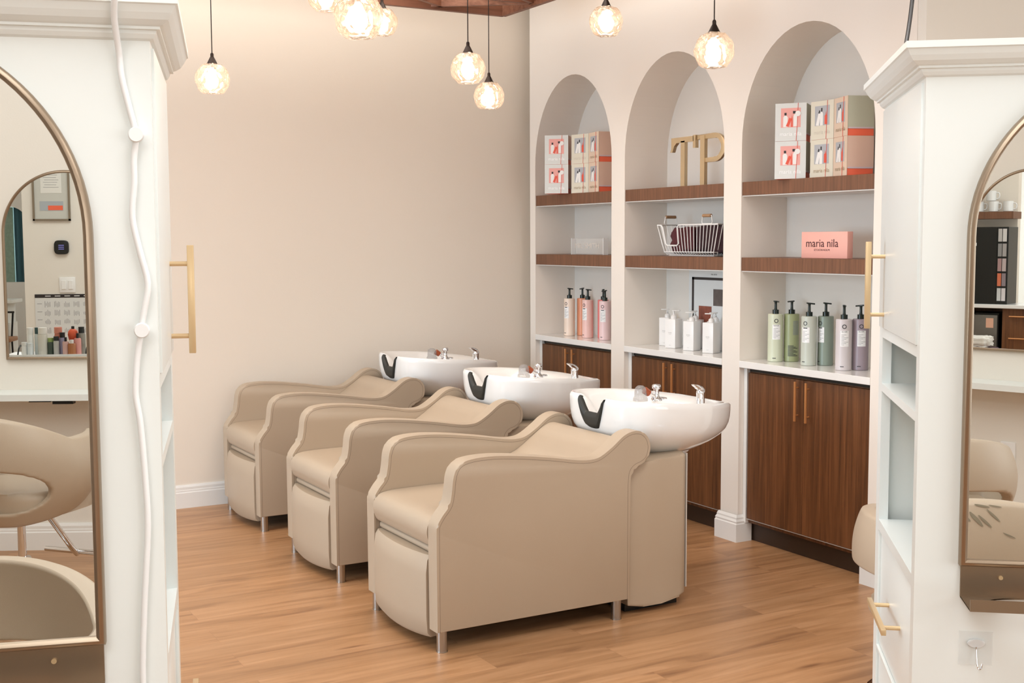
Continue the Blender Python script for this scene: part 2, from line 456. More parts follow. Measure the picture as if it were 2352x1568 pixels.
# ------------------------------------------------------------------ shampoo chairs
ARM = [(0, .079), (0, .30), (.0, .445), (.003, .474), (.024, .508), (.052, .543), (.063, .590), (.071, .648), (.094, .688), (.145, .705), (.239, .708), (.359, .697), (.492, .678), (.60, .659), (.66, .655), (.705, .663), (.76, .695), (.815, .735), (.862, .750), (.905, .743), (.934, .714), (.942, .675), (.930, .637), (.902, .617), (.868, .604), (.850, .575), (.847, .50), (.847, .30), (.845, .079)]
def densify():
    up_ = smoothpoly(ARM[2:27], 4, closed=False)
    return [ARM[0]]+up_+[ARM[-1]]
def arm_panel(y0, y1):
    bm = BM(); prism(bm, densify(), y0, y1, lambda u, v, h: (u, h, v), .0055, 2); return bm
def chair_unit():
    t = thing('shampoo_chair', 'nearest taupe vinyl shampoo chair with white bowl, its whole side in view', 'shampoo chair', (1.866, 4.197, 0), 0, 'taupe shampoo chairs with white bowls')
    HW = .324; TH = .072
    for s in (-1, 1):
        a = link('armrest', arm_panel(s*HW, s*(HW-TH)), VINYL, t, 40)
        d = densify()
        for yy in (s*(HW-.0005), s*(HW-TH+.0005)):
            cx, cz = .45, .40
            pts = []
            for j, (u, v) in enumerate(d):
                n = Vector((d[min(j+1, len(d)-1)][0]-d[max(j-1, 0)][0], d[min(j+1, len(d)-1)][1]-d[max(j-1, 0)][1]))
                if n.length < 1e-6: continue
                n.normalize(); q = (u+n.y*.0115, yy, v-n.x*.0115); pts.append(q)
            bm = BM(); tube(bm, pts, .0009, 5); link('stitching', bm, STITCH, a)
    iw = HW-TH-.002
    # seat cushion
    sp = [(.012, .385), (.004, .40), (-.004, .43), (.0, .46), (.016, .482), (.05, .494), (.12, .499), (.30, .50), (.50, .494), (.62, .47), (.62, .385)]
    bm = BM(); pr = smoothpoly(sp, 4, closed=False)
    prism(bm, pr, -iw, iw, lambda u, v, h: (u, h, v), .010, 3); 
    # gentle crown across the width and a bowed front
    for v in bm.verts:
        k = 1-(v.co.y/iw)**2
        if v.co.z > .44: v.co.z += .008*k
        if v.co.x < .08: v.co.x -= .014*k
    link('seat_cushion', bm, VINYL, t, 50)
    bm = BM(); box(bm, (.02, -iw+.004, .352), (.30, iw-.004, .378), .011, 3)
    for v in bm.verts:
        if v.co.x < .1: v.co.x -= .018*(1-(v.co.y/iw)**2)
    link('calf_pad', bm, VINYL, t, 50)
    bm = BM()
    n = 16; rows = []
    prof = [(.05, .045), (.012, .042), (-.002, .058), (-.006, .12), (-.006, .28), (.0, .33), (.012, .348), (.05, .352)]
    for k in range(n+1):
        y = -iw+.008+(2*iw-.016)*k/n; q = 1-(y/iw)**2
        e = .004*(abs(y)/iw)**14
        rows.append([(x-(.030*q if x < .04 else 0)+e, y, z-(.010*q if z < .06 else 0)) for x, z in prof])
    V = grid(bm, rows); bm.faces.new(V[0]); bm.faces.new(V[-1][::-1])
    link('leg_rest', bm, VINYL, t, 50)
    # recliner back
    bp = [(.50, .44), (.56, .54), (.611, .588), (.664, .614), (.729, .658), (.79, .700), (.835, .715), (.872, .700), (.884, .665), (.862, .61), (.80, .56), (.62, .42)]
    bm = BM(); prism(bm, smoothpoly(bp, 4), -iw, iw, lambda u, v, h: (u, h, v), .007, 2)
    for v in bm.verts:
        if v.co.z > .57: v.co.z += .006*(1-(v.co.y/iw)**2)
    link('backrest', bm, VINYL, t, 50)
    bx('under_frame', (.06, -iw, .085), (.83, iw, .36), mat('underside_black', '1d1b19', .8), t)
    # pedestal block behind the chair
    bm = BM()
    pl = []
    hw = .292
    for k in range(9):
        a = math.pi/2*k/8; pl.append((1.165-.05+.05*math.sin(a), -hw+.05-.05*math.cos(a)))
    pl2 = [(x, -y) for x, y in pl[::-1]]
    poly = [(.858, -hw), (.93, -hw-.006), (1.02, -hw-.006)]+pl+pl2+[(1.02, hw+.006), (.93, hw+.006), (.858, hw)]
    prism(bm, poly, .045, .612, lambda u, v, h: (u, v, h), .012, 3)
    for v in bm.verts:
        if v.co.z > .5: v.co.z += (v.co.x-.858)*.06
        if v.co.z < .1: v.co.z -= .018*max(0, 1-(abs(v.co.x-.98)/.15)**2)
    p = link('pedestal', bm, VINYL, t, 40)
    bx('foot_plate', (.88, -.24, .0), (1.14, .24, .03), BLACK, p)
    bx('back_panel', (1.163, -.27, .07), (1.168, .27, .628), mat('light_metal_panel', 'cfcbc5', .35, .2), p)
    # legs
    for x in (.030, .798):
        for s in (-1, 1):
            bm = BM(); lathe(bm, [(0, .08), (.0200, .08), (.0200, .004), (.0215, .004), (.0215, 0), (0, 0)], (x, s*.298, 0), 24)
            link('leg', bm, STEEL, t, 40)
    # ---- basin
    X0 = -1.866
    plan = [(2.742, .0), (2.742, .10), (2.748, .165), (2.775, .22), (2.85, .282), (2.96, .305), (3.08, .302), (3.18, .272), (3.28, .215), (3.36, .145), (3.398, .07), (3.405, .0)]
    pts = smoothpoly(plan, 8, closed=False)
    half = [(x+X0, -y) for x, y in pts]
    full = half+[(x, -y) for x, y in half[-2:0:-1]]
    n = len(full)
    def zrim(x, y):
        X = x-X0
        tb = [(2.70, .853), (2.9, .842), (3.15, .826), (3.33, .803), (3.42, .786)]
        z = tb[-1][1]
        for (xa, za), (xb, zb) in zip(tb, tb[1:]):
            if X <= xb: z = za+(zb-za)*(X-xa)/(xb-xa); break
        if X < 2.86 and abs(y) < .098:
            k = abs(y)/.098; f = (1-k*k)**1.1 if k < 1 else 0
            f = min(1, f*1.25)
            z -= .074*f*min(1, (2.88-X)/.06)
        return z
    cx = 3.02+X0; ZB = .612
    rows = []
    wt = [(0, 0), (.06, .0), (.15, .0), (.28, .012), (.42, .045), (.55, .11), (.68, .25), (.80, .46), (.90, .70), (.97, .90), (1, 1.0)]
    def bot(x, y, sc=1):
        a = math.atan2(y/.30, (x-cx)/.33); return cx+.02+.195*math.cos(a)*sc, .165*math.sin(a)*sc
    # inner surface from drain to rim
    inner = []
    for w, dz in [(.995, .20), (.80, .198), (.62, .18), (.45, .135), (.30, .075), (.20, .032), (.13, .014), (.085, .004), (.045, -.001)]:
        row = []
        for x, y in full:
            zr = zrim(x, y)
            back = max(0, min(1, (x-X0-3.05)/.2))
            ww = w
            if .08 < w < .9: ww = w+back*.22*(1-w)
            icx = cx-.02
            X_ = x+(icx-x)*ww; Y_ = y*(1-ww)
            # notch lowers only the lip
            row.append((X_, Y_, (zr if w < .21 else .84-.035*max(0, (X_-cx))/.3)-dz))
        inner.append(row)
    rim = [[(x+(cx-x)*.02, y*.98, zrim(x, y)+.0015) for x, y in full]]
    outer_ = []
    for u, w in wt:
        row = []
        for x, y in full:
            zr = zrim(x, y)-.006; bx_, by_ = bot(x, y)
            # absolute height shared so the notch simply cuts the bowl side
            zt = .845-.05*max(0, (x-X0-2.8)/.6)-.006
            z = zt+(ZB-zt)*u
            z2 = min(z, zr)
            row.append((x+(bx_-x)*w, y+(by_-y)*w, z2))
        outer_.append(row)
    bm = BM()
    V = grid(bm, inner+rim+outer_, closed=True)
    bm.faces.new(V[0]); bm.faces.new(V[-1])
    bmesh.ops.remove_doubles(bm, verts=bm.verts, dist=.0004)
    basin = link('basin', bm, PORC, t, 60)
    # foot of the bowl
    bm = BM(); lathe(bm, [(0, .600), (.16, .600), (.165, .606), (.16, .618), (0, .618)], (0, 0, 0), 40)
    for v in bm.verts: v.co.x = v.co.x*1.12+cx+.02; v.co.y *= .93
    link('basin_foot', bm, PORC, basin, 40)
    # neck rest: thick U pad on the notch
    def outpt(yy, z, off):
        # outer surface point near the front for lateral y and height z
        u = (.839-z)/(.839-ZB)
        w = 0
        for (ua, wa), (ub, wb) in zip(wt, wt[1:]):
            if u <= ub: w = wa+(wb-wa)*(u-ua)/(ub-ua); break
        x = 2.742+X0
        if abs(yy) > .10: x += (abs(yy)-.10)**1.6*.25
        b_, _ = bot(x, yy)
        return (x+(b_-x)*w-off, yy, z)
    bm = BM(); rows = []
    K = 40; J = 5
    for k in range(K+1):
        s = -1+2*k/K; yy = .093*s
        zt = zrim(2.742+X0, yy)-.001
        tk = .043*(1-abs(s)**2.6)+.016*(1-abs(s)**14)
        e = 1 if abs(s) < .98 else .5
        row = [(2.742+X0+.022, yy, zt-.004), (2.742+X0+.014, yy, zt+.008*e), (2.742+X0-.001, yy, zt+.010*e)]
        for j in range(J+1):
            f = j/J; z = zt-tk*f
            row.append(outpt(yy, z, (.012 if 0 < j < J else (.009 if j == 0 else .001))*e))
        rows.append(row)
    V = grid(bm, rows); 
    link('neck_rest', bm, GEL, basin, 60)
    # mixer lever on the deck
    lx, ly, lz = 3.262+X0, -.062, .787
    bm = BM(); lathe(bm, [(0, 0), (.022, 0), (.021, .004), (.019, .008), (.0185, .055), (.0195, .062), (.018, .070), (.010, .076), (0, .078)], (lx, ly, lz-.01), 24)
    hp = [(-.004, .066), (-.020, .082), (-.040, .094), (-.043, .099), (-.038, .1), (-.012, .096), (.012, .082), (.02, .066)]
    prism(bm, smoothpoly(hp, 3), -.010, .010, lambda u, v, h: (lx+u, ly+h, lz-.01+v), .003, 2)
    link('mixer_tap', bm, CHROME, basin, 50)
    # vacuum breaker and swivel
    vx_, vy_, vz_ = 3.135+X0, .085, .800
    bm = BM()
    lathe(bm, [(0, 0), (.026, 0), (.027, .006), (.022, .012), (.013, .022), (.011, .040), (.012, .052), (.019, .055), (.020, .066), (.016, .072), (0, .074)], (vx_, vy_, vz_-.004), 24)
    tube(bm, [(vx_+.005, vy_, vz_+.012), (vx_-.02, vy_+.004, vz_+.022), (vx_-.038, vy_+.006, vz_+.034)], [.012, .011, .010], 14)
    box(bm, (vx_-.01, vy_-.020, vz_-.002), (vx_+.045, vy_+.020, vz_+.010), .004, 2)
    link('vacuum_breaker', bm, CHROME, basin, 50)
    bm = BM(); tube(bm, [(vx_-.036, vy_+.006, vz_+.030), (vx_-.058, vy_+.008, vz_+.045)], [.0155, .0165], 16); link('spray_grip', bm, mat('copper_orange_grip', '9c4a26', .35), basin, 50)
    bm = BM()
    hd = (vx_-.088, vy_-.004, vz_+.0)
    lathe(bm, [(0, .068), (.012, .068), (.022, .060), (.026, .045), (.027, .022), (.032, .016), (.033, .002), (.0, .0)], hd, 22)
    link('spray_head', bm, clear_mat('clear_smoked_plastic', 'a8a4a2', .55, .05), basin, 50)
    # tilt bracket
    bm = BM(); box(bm, (1.115, -.03, .618), (1.16, -.022, .662), 0); box(bm, (1.115, .022, .618), (1.16, .03, .662), 0); tube(bm, [(1.13, -.04, .64), (1.13, .04, .64)], .006, 10)
    for v in bm.verts: v.co.x += (v.co.z-.62)*.5
    link('tilt_bracket', bm, STEEL, basin)
    return t
c1 = chair_unit()
dup(c1, (1.883, 5.240, 0), 0, 'middle taupe vinyl shampoo chair with white bowl, between the other two')
dup(c1, (1.886, 6.325, 0), 0, 'farthest taupe vinyl shampoo chair with white bowl, against the back wall')

# ------------------------------------------------------------------ white storage towers with arched mirrors
sL = Vector((.277, .961, 0)).normalized(); tL = Vector((sL.y, -sL.x, 0))
sR = Vector((.627, .779, 0)).normalized(); tR = Vector((sR.y, -sR.x, 0))
eL = Vector((.4255, 1.834, 0)); eR = Vector((1.7585, 1.581, 0))
WD = .785
def tower(e, s, t, k, dp, label, open_lbl):
    P = lambda a, b, z: e+t*(k*a)+s*b+Vector((0, 0, z))
    root = thing('storage_tower', label, 'cabinet', e+t*(k*WD/2)+s*(dp/2), 0, 'white storage towers with crown moulding')
    o0 = root.location.copy()
    def pb(bm, a0, a1, b0, b1, z0, z1, bev=0, mi=0):
        n = len(bm.verts)
        vs = []
        for a in (a0, a1):
            for b in (b0, b1):
                for z in (z0, z1): vs.append(bm.verts.new(P(a, b, z)-o0))
        fs = [bm.faces.new([vs[i] for i in f]) for f in [(0, 1, 3, 2), (4, 6, 7, 5), (0, 4, 5, 1), (2, 3, 7, 6), (0, 2, 6, 4), (1, 5, 7, 3)]]
        if bev: bmesh.ops.bevel(bm, geom=list({x for f in fs for x in f.edges}), offset=bev, segments=2, affect='EDGES', profile=.5)
        return bm
    bm = BM()
    pb(bm, 0, WD, 0, .02, 0, 1.812)            # front panel
    pb(bm, .0, WD, dp-.02, dp, 0, 1.812)       # back panel
    pb(bm, WD-.02, WD, .02, dp-.02, 0, 1.812)
    pb(bm, .0, WD, .02, dp-.02, 1.80, 1.812)
    pb(bm, .0, .02, .02, .035, 0, 1.80); pb(bm, .0, .02, dp-.05, dp-.02, 0, 1.80)
    pb(bm, .30, .31, .02, dp-.02, 0, 1.80)     # cubby back
    for z0, z1 in [(1.277, 1.298), (1.155, 1.173), (.836, .860), (.560, .567), (.29, .297), (0, .05), (1.787, 1.80)]:
        pb(bm, .0, .30, .035, dp-.05, z0, z1)
    link('carcass', bm, TOWER, root)
    d = link('door', pb(BM(), -.004, .014, .028, dp-.012, 1.300, 1.786, .001), TOWER, root, 30)
    hb = dp-.04
    hs = [(1.303, 1.495, 1.463, 1.328)]
    bm = BM(); ho = .036
    pb(bm, -ho-.010, -ho+.002, hb-.058, hb-.044, 1.300, 1.493, .001)
    for z in (1.331, 1.460): tube(bm, [P(-ho, hb-.051, z)-o0, P(.0, hb-.051, z)-o0], .0045, 10)
    link('handle', bm, BRASS, d, 30)
    for z0, z1, dr in [(.570, .832, True), (.300, .557, True), (.053, .287, True)]:
        q = link('drawer', pb(BM(), .006, .022, .038, dp-.053, z0, z1, .001), TOWER, root, 30)
        bm = BM(); zc = z1-.130; m0 = dp/2
        pb(bm, -.036, -.026, m0-.115, m0+.115, zc-.006, zc+.006, .001)
        for b in (m0-.08, m0+.08): tube(bm, [P(-.028, b, zc)-o0, P(.008, b, zc)-o0], .0045, 10)
        link('handle', bm, BRASS, q, 30)
    # crown
    prof = [(0, 1.792), (.005, 1.795), (.009, 1.801), (.010, 1.806), (.0155, 1.807), (.0155, 1.811), (.020, 1.813), (.028, 1.819), (.034, 1.828), (.039, 1.838), (.042, 1.840), (.042, 1.852), (-.02, 1.853)]
    rows = []
    for o_, z in prof:
        rows.append([P(-o_, -o_, z)-o0, P(WD+o_, -o_, z)-o0, P(WD+o_, dp+o_, z)-o0, P(-o_, dp+o_, z)-o0])
    bm = BM(); V = grid(bm, rows, closed=True); bm.faces.new(V[-1])
    link('crown_moulding', bm, TOWER, root)
    return P
PR = tower(eR, sR, tR, 1, .55, 'white storage tower on the right with open cubbies, drawers and a black cord above', '')
PL = tower(eL, sL, tL, -1, .455, 'white storage tower on the left with a looping white cable down its face', '')
def arched_mirror(P, a0, w, zb, h, boff, label, cat='mirror', ledge=True, group=None, rf=.0085, glassoff=.0):
    """P(a,b,z) frame; mirror spans a0..a0+w on the face b=0, outward is -b"""
    c = P(a0+w/2, 0, zb); root = thing('arched_mirror', label, cat, c, 0, group)
    r = w/2
    def out(ins):
        q = [(a0+ins, zb+ins), ]
        q += [(a0+r-(r-ins)*math.cos(math.pi*i/48), zb+h-r+(r-ins)*math.sin(math.pi*i/48)) for i in range(49)]
        q += [(a0+w-ins, zb+ins)]
        return q
    bm = BM()
    # frame: rounded section swept round
    sec = [(0, .0), (0, -.016), (.003, -.021), (.008, -.023), (.012, -.020), (.0135, -.014), (.0135, .0)]
    rows = []
    for ins, b in sec: rows.append([P(a, b, z)-c for a, z in out(ins)])
    rows.append(rows[0])
    V = [[bm.verts.new(p) for p in row] for row in rows[:-1]]; V.append(V[0])
    n = len(V[0])
    for A, B in zip(V, V[1:]):
        for k in range(n): bm.faces.new([A[k], A[(k+1) % n], B[(k+1) % n], B[k]])
    link('frame', bm, BRONZE, root, 40)
    bm = BM(); prism(bm, out(.0125), -.0135, -.004, lambda u, v, hh: P(u, hh, v)-c)
    link('mirror_glass', bm, MIRROR, root)
    if ledge:
        bm = BM()
        def pb(a0_, a1_, b0, b1, z0, z1, bv=.0006):
            vs = [bm.verts.new(P(a, b, z)-c) for a in (a0_, a1_) for b in (b0, b1) for z in (z0, z1)]
            fs = [bm.faces.new([vs[i] for i in f]) for f in [(0, 1, 3, 2), (4, 6, 7, 5), (0, 4, 5, 1), (2, 3, 7, 6), (0, 2, 6, 4), (1, 5, 7, 3)]]
        pb(a0+.004, a0+w-.004, -.006, 0, zb-.062, zb+.001)
        # ledge tray with an oval hole
        zt = zb-.062; A0, A1, B0, B1 = a0+.004, a0+w-.004, -.095, -.001
        for zz in (zt, zt+.0025):
            o_ = [(A0, B1), (A1, B1), (A1-.0, B0), (A0+.0, B0)]
            ov = [bm.verts.new(P(a, b, zz)-c) for a, b in o_]
            iv = [bm.verts.new(P(a0+.135+.085*math.cos(2*math.pi*j/32), -.034+.028*math.sin(2*math.pi*j/32), zz)-c) for j in range(32)]
            ed = [bm.edges.new((ov[j], ov[(j+1) % 4])) for j in range(4)]+[bm.edges.new((iv[j], iv[(j+1) % 32])) for j in range(32)]
            bmesh.ops.triangle_fill(bm, use_beauty=True, use_dissolve=False, edges=ed)
        pb(A0, A1, -.0975, -.095, zt, zt+.022)
        bmesh.ops.recalc_face_normals(bm, faces=bm.faces)
        link('tool_ledge', bm, BRONZE, root)
        for sx in (.075, w-.075):
            bm = BM(); 
            q0 = P(a0+sx, -.006, zb-.022)-c; q1 = P(a0+sx, -.0095, zb-.022)-c
            tube(bm, [q0, q1], .004, 12); link('screw', bm, BRASS, root, 40)
    return root
arched_mirror(PR, .078, .61, .893, .914, 0, 'arched bronze-framed mirror with tool ledge on the right white tower', group='arched mirrors on the white towers')
def PLm(a, b, z): return PL(a, b, z)
arched_mirror(PLm, .087, .61, .899, .914, 0, 'large arched bronze-framed mirror on the left white tower', group='arched mirrors on the white towers')

# white cable with two round clips on the left tower
cpts = [(-.045, 1.87), (-.043, 1.849), (-.046, 1.818), (-.0425, 1.77), (-.040, 1.737), (-.030, 1.69), (-.023, 1.656), (-.0265, 1.62), (-.027, 1.586), (-.031, 1.535), (-.022, 1.485), (-.012, 1.438), (-.018, 1.40), (-.024, 1.367), (-.031, 1.32), (-.034, 1.276), (-.031, 1.25), (-.028, 1.223), (-.024, 1.15), (-.022, 1.077), (-.027, 1.0), (-.031, .943), (-.036, .829), (-.03, .70), (-.028, .5)]
def cab(zz, o_): 
    if zz > 1.79: return -.010-(min(zz, 1.84)-1.79)*.85
    return -.008
pts = smoothpoly([tuple(PL(-x, cab(z, 0), z)) for x, z in cpts], 4, closed=False)
bm = BM(); tube(bm, pts, .0047, 10)
tag(link('power_cable', bm, WHITEPL, None, True), 'white cable looping down the face of the left tower', 'cable')
for (x, z, lb) in [(-.022, 1.655, 'upper round white clip holding the cable on the left tower'), (-.022, 1.369, 'lower round white clip holding the cable on the left tower')]:
    bm = BM(); c = PL(-x, 0, z); 
    tube(bm, [Vector((0, 0, 0)), -sL*.016], .009, 20); tube(bm, [-sL*.016, -sL*.020], [.0115, .010], 20)
    o = link('cable_clip', bm, WHITEPL, None, 40); o.location = c; tag(o, lb, 'clip', 'white cable clips')
# adhesive hook on the right tower
hk = thing('adhesive_hook', 'clear adhesive square with a small steel hook under the right mirror', 'hook', PR(.1135, -.0005, .733))
bm = BM(); Rr = lambda a, b, z: tR*a+sR*b+Vector((0, 0, z))
pl = [(-.030, -.032), (.030, -.032), (.030, .032), (-.030, .032)]
prism(bm, pl, -.0012, 0, lambda u, v, h: Rr(u, h, v)); link('adhesive_pad', bm, clear_mat('clear_film', 'f4f4f2', .82, .15), hk)
bm = BM(); ov = [(.016*math.cos(a)*(1 if 1 else 1), .008*math.sin(a)+.010) for a in [2*math.pi*i/28 for i in range(28)]]
prism(bm, ov, -.005, -.0012, lambda u, v, h: Rr(u, h, v), .001, 2); link('hook_mount', bm, clear_mat('clear_dome', 'eeeeec', .3, .1), hk, 40)
bm = BM(); hp = [(0, .004), (0, -.018), (.001, -.030), (.004, -.036), (.008, -.034), (.0095, -.026)]
tube(bm, [Rr(u, -.006-.008*min(1, max(0, -v-.0)/.03), v) for u, v in smoothpoly(hp, 4, closed=False)], .0013, 8); link('hook_wire', bm, CHROME, hk, 40)
# black cord rising from the right tower
bm = BM()
q0 = Vector((2.036, 1.905, 1.856)); q1 = Vector((2.17, 1.997, 2.038)); 
q2 = q1+(q1-q0)*1.5; q2.z = 2.6; q3 = q2+Vector((.05, .03, .68)); q3.z = ZC
tube(bm, smoothpoly([tuple(q0), tuple(q1), tuple(q2), tuple(q3)], 8, closed=False), .0046, 10)
tag(link('black_cable', bm, BLACKCORD, None, True), 'black cable rising from the top of the right white tower', 'cable')

# ------------------------------------------------------------------ pendants and ceiling lattice
LZ0, LZ1 = 2.75, 2.90
lat = thing('ceiling_lattice', 'brown wooden lattice of triangles hung under the ceiling', 'ceiling lattice', (1.9, 4.4, LZ0))
lo = lat.location.copy()
LX0, LX1, LY0, LY1 = .2, 3.37, 2.9, 6.07
def plank(bm, p, q, th=.022, z0=LZ0+.012, z1=LZ1):
    p, q = Vector((p[0], p[1], 0)), Vector((q[0], q[1], 0)); d = (q-p).normalized(); n = Vector((-d.y, d.x, 0))*th/2
    vs = [bm.verts.new(v-Vector((lo.x, lo.y, lo.z))+Vector((0, 0, z))) for z in (z0, z1) for v in (p-n, q-n, q+n, p+n)]
    for f in [(0, 1, 2, 3), (7, 6, 5, 4), (0, 4, 5, 1), (1, 5, 6, 2), (2, 6, 7, 3), (3, 7, 4, 0)]: bm.faces.new([vs[i] for i in f])
bm = BM()
plank(bm, (LX0, LY1), (LX1, LY1), .03, LZ0, LZ1); plank(bm, (LX1, LY1), (LX1, LY0), .03, LZ0, LZ1); plank(bm, (LX1, LY0), (LX0, LY0), .03, LZ0, LZ1); plank(bm, (LX0, LY0), (LX0, LY1), .03, LZ0, LZ1)
link('border', bm, LATW, lat)
bm = BM()
# triangular infill: node rows
Aa, Bb = (2.911, LY1), (LX1, 5.733)
dirs = [(Vector(Bb)-Vector(Aa)), Vector((2.971-3.357, 5.745-5.733)), Vector((3.196-3.357, 5.625-5.733))]
def clipline(p, d):
    # clip infinite line to lattice rectangle
    t0, t1 = -1e9, 1e9
    for c, lo_, hi in ((0, LX0, LX1), (1, LY0, LY1)):
        if abs(d[c]) < 1e-9:
            if p[c] < lo_ or p[c] > hi: return None
            continue
        a, b = (lo_-p[c])/d[c], (hi-p[c])/d[c]
        if a > b: a, b = b, a
        t0, t1 = max(t0, a), min(t1, b)
    if t1-t0 < 1e-3: return None
    return (p[0]+d[0]*t0, p[1]+d[1]*t0), (p[0]+d[0]*t1, p[1]+d[1]*t1)
for dd in dirs:
    d = Vector(dd).normalized(); nn = Vector((-d.y, d.x))
    for k in range(-9, 10):
        p = Vector(Bb)+nn*k*.48
        r_ = clipline(p, d)
        if r_: plank(bm, *r_)
link('triangle_slats', bm, LATW, lat)
bm = BM()
for x, y in [(.6, 3.2), (3.1, 3.2), (.6, 5.8), (3.1, 5.8)]: tube(bm, [(x-lo.x, y-lo.y, .12), (x-lo.x, y-lo.y, ZC-lo.z)], .003, 6)
link('hanging_wires', bm, STEEL, lat)

def pendant_mesh():
    t = thing('pendant_lamp', 'x', 'pendant lamp', (0, 0, 0), 0, 'lit dimpled glass globe pendants')
    # globe radius .075, local origin at globe centre
    R = .075
    bm = BM(); bmesh.ops.create_icosphere(bm, subdivisions=5, radius=1)
    rnd = random.Random(3); N = 70; cs = []
    for i in range(N):
        z = 1-2*(i+.5)/N; a = i*2.39996+rnd.random()*.5; q = math.sqrt(1-z*z); cs.append(Vector((q*math.cos(a), q*math.sin(a), z)))
    for v in bm.verts:
        d = v.co.normalized(); best = min((d-c).length for c in cs)
        k = max(0, 1-(best/.27)**2)
        v.co = d*(R*(1.03-.10*k))
    cutz = -.062
    dele = [v for v in bm.verts if v.co.z < cutz-.001 or v.co.z > .067]
    bmesh.ops.delete(bm, geom=dele, context='VERTS')
    for v in bm.verts:
        if v.is_boundary and v.co.z < 0: v.co.z = cutz; v.co.x *= .97; v.co.y *= .97
    sh = link('glass_shade', bm, SHADE, t, True)
    md = sh.modifiers.new('thickness', 'SOLIDIFY'); md.thickness = .004; md.offset = -1
    bm = BM(); lathe(bm, [(.024, .066), (.021, .072), (.012, .090), (.0075, .098), (.0075, .108), (.005, .114), (0, .114)], (0, 0, 0), 24)
    lathe(bm, [(0, .066), (.024, .066)], (0, 0, 0), 24); link('socket_cap', bm, BRBLACK, t, 40)
    bm = BM(); lathe(bm, [(0, .066), (.014, .066), (.014, .040), (.013, .034), (0, .034)], (0, 0, 0), 20); link('socket', bm, STEEL, t, 40)
    bm = BM(); lathe(bm, [(0, .034), (.010, .034), (.013, .022), (.022, .006), (.0255, -.008), (.022, -.024), (.012, -.033), (0, -.035)], (0, 0, 0), 24)
    link('bulb', bm, BULB, t, True)
    return t
PEND = [((1.517, 5.381, 2.212), 'lone lit glass globe pendant at the far left, low beside the left tower'),
        ((1.919, 5.033, 2.547), 'lit glass globe pendant cut off by the top edge, left of the biggest globe'),
        ((1.432, 3.477, 2.172), 'biggest nearest lit glass globe pendant in the top cluster'),
        ((2.43, 5.606, 2.568), 'lit glass globe pendant half hidden behind the biggest globe'),
        ((2.44, 4.71, 2.235), 'upper left globe of the middle pendant pair'),
        ((2.872, 5.322, 2.205), 'smaller lower right globe of the middle pendant pair'),
        ((3.082, 4.605, 2.47), 'lit glass globe pendant high at the top edge above the left and middle arches'),
        ((2.927, 3.648, 2.202), 'lit glass globe pendant hanging in front of the middle arch')]
p0_ = pendant_mesh()
for i, (loc, lb) in enumerate(PEND):
    if i == 0: o = p0_; o.location = loc; o['label'] = lb; o.rotation_euler.z = .3
    else: o = dup(p0_, loc, i*1.1, lb)
    bm = BM(); tube(bm, [(0, 0, .112), (0, 0, LZ1-.0-loc[2])], .0022, 8)
    link('cord', bm, BLACKCORD, o, True)
    bm = BM(); lathe(bm, [(0, .0), (.03, .0), (.03, -.012), (0, -.015)], (0, 0, LZ1+.005-loc[2]), 20); link('canopy', bm, BRBLACK, o, 40)

# ------------------------------------------------------------------ goods on the shelves
Z1, Z2, ZCT = 1.7755, 1.4105, .9045
VIEW = lambda p: Vector((p[0], p[1], 0)).normalized()
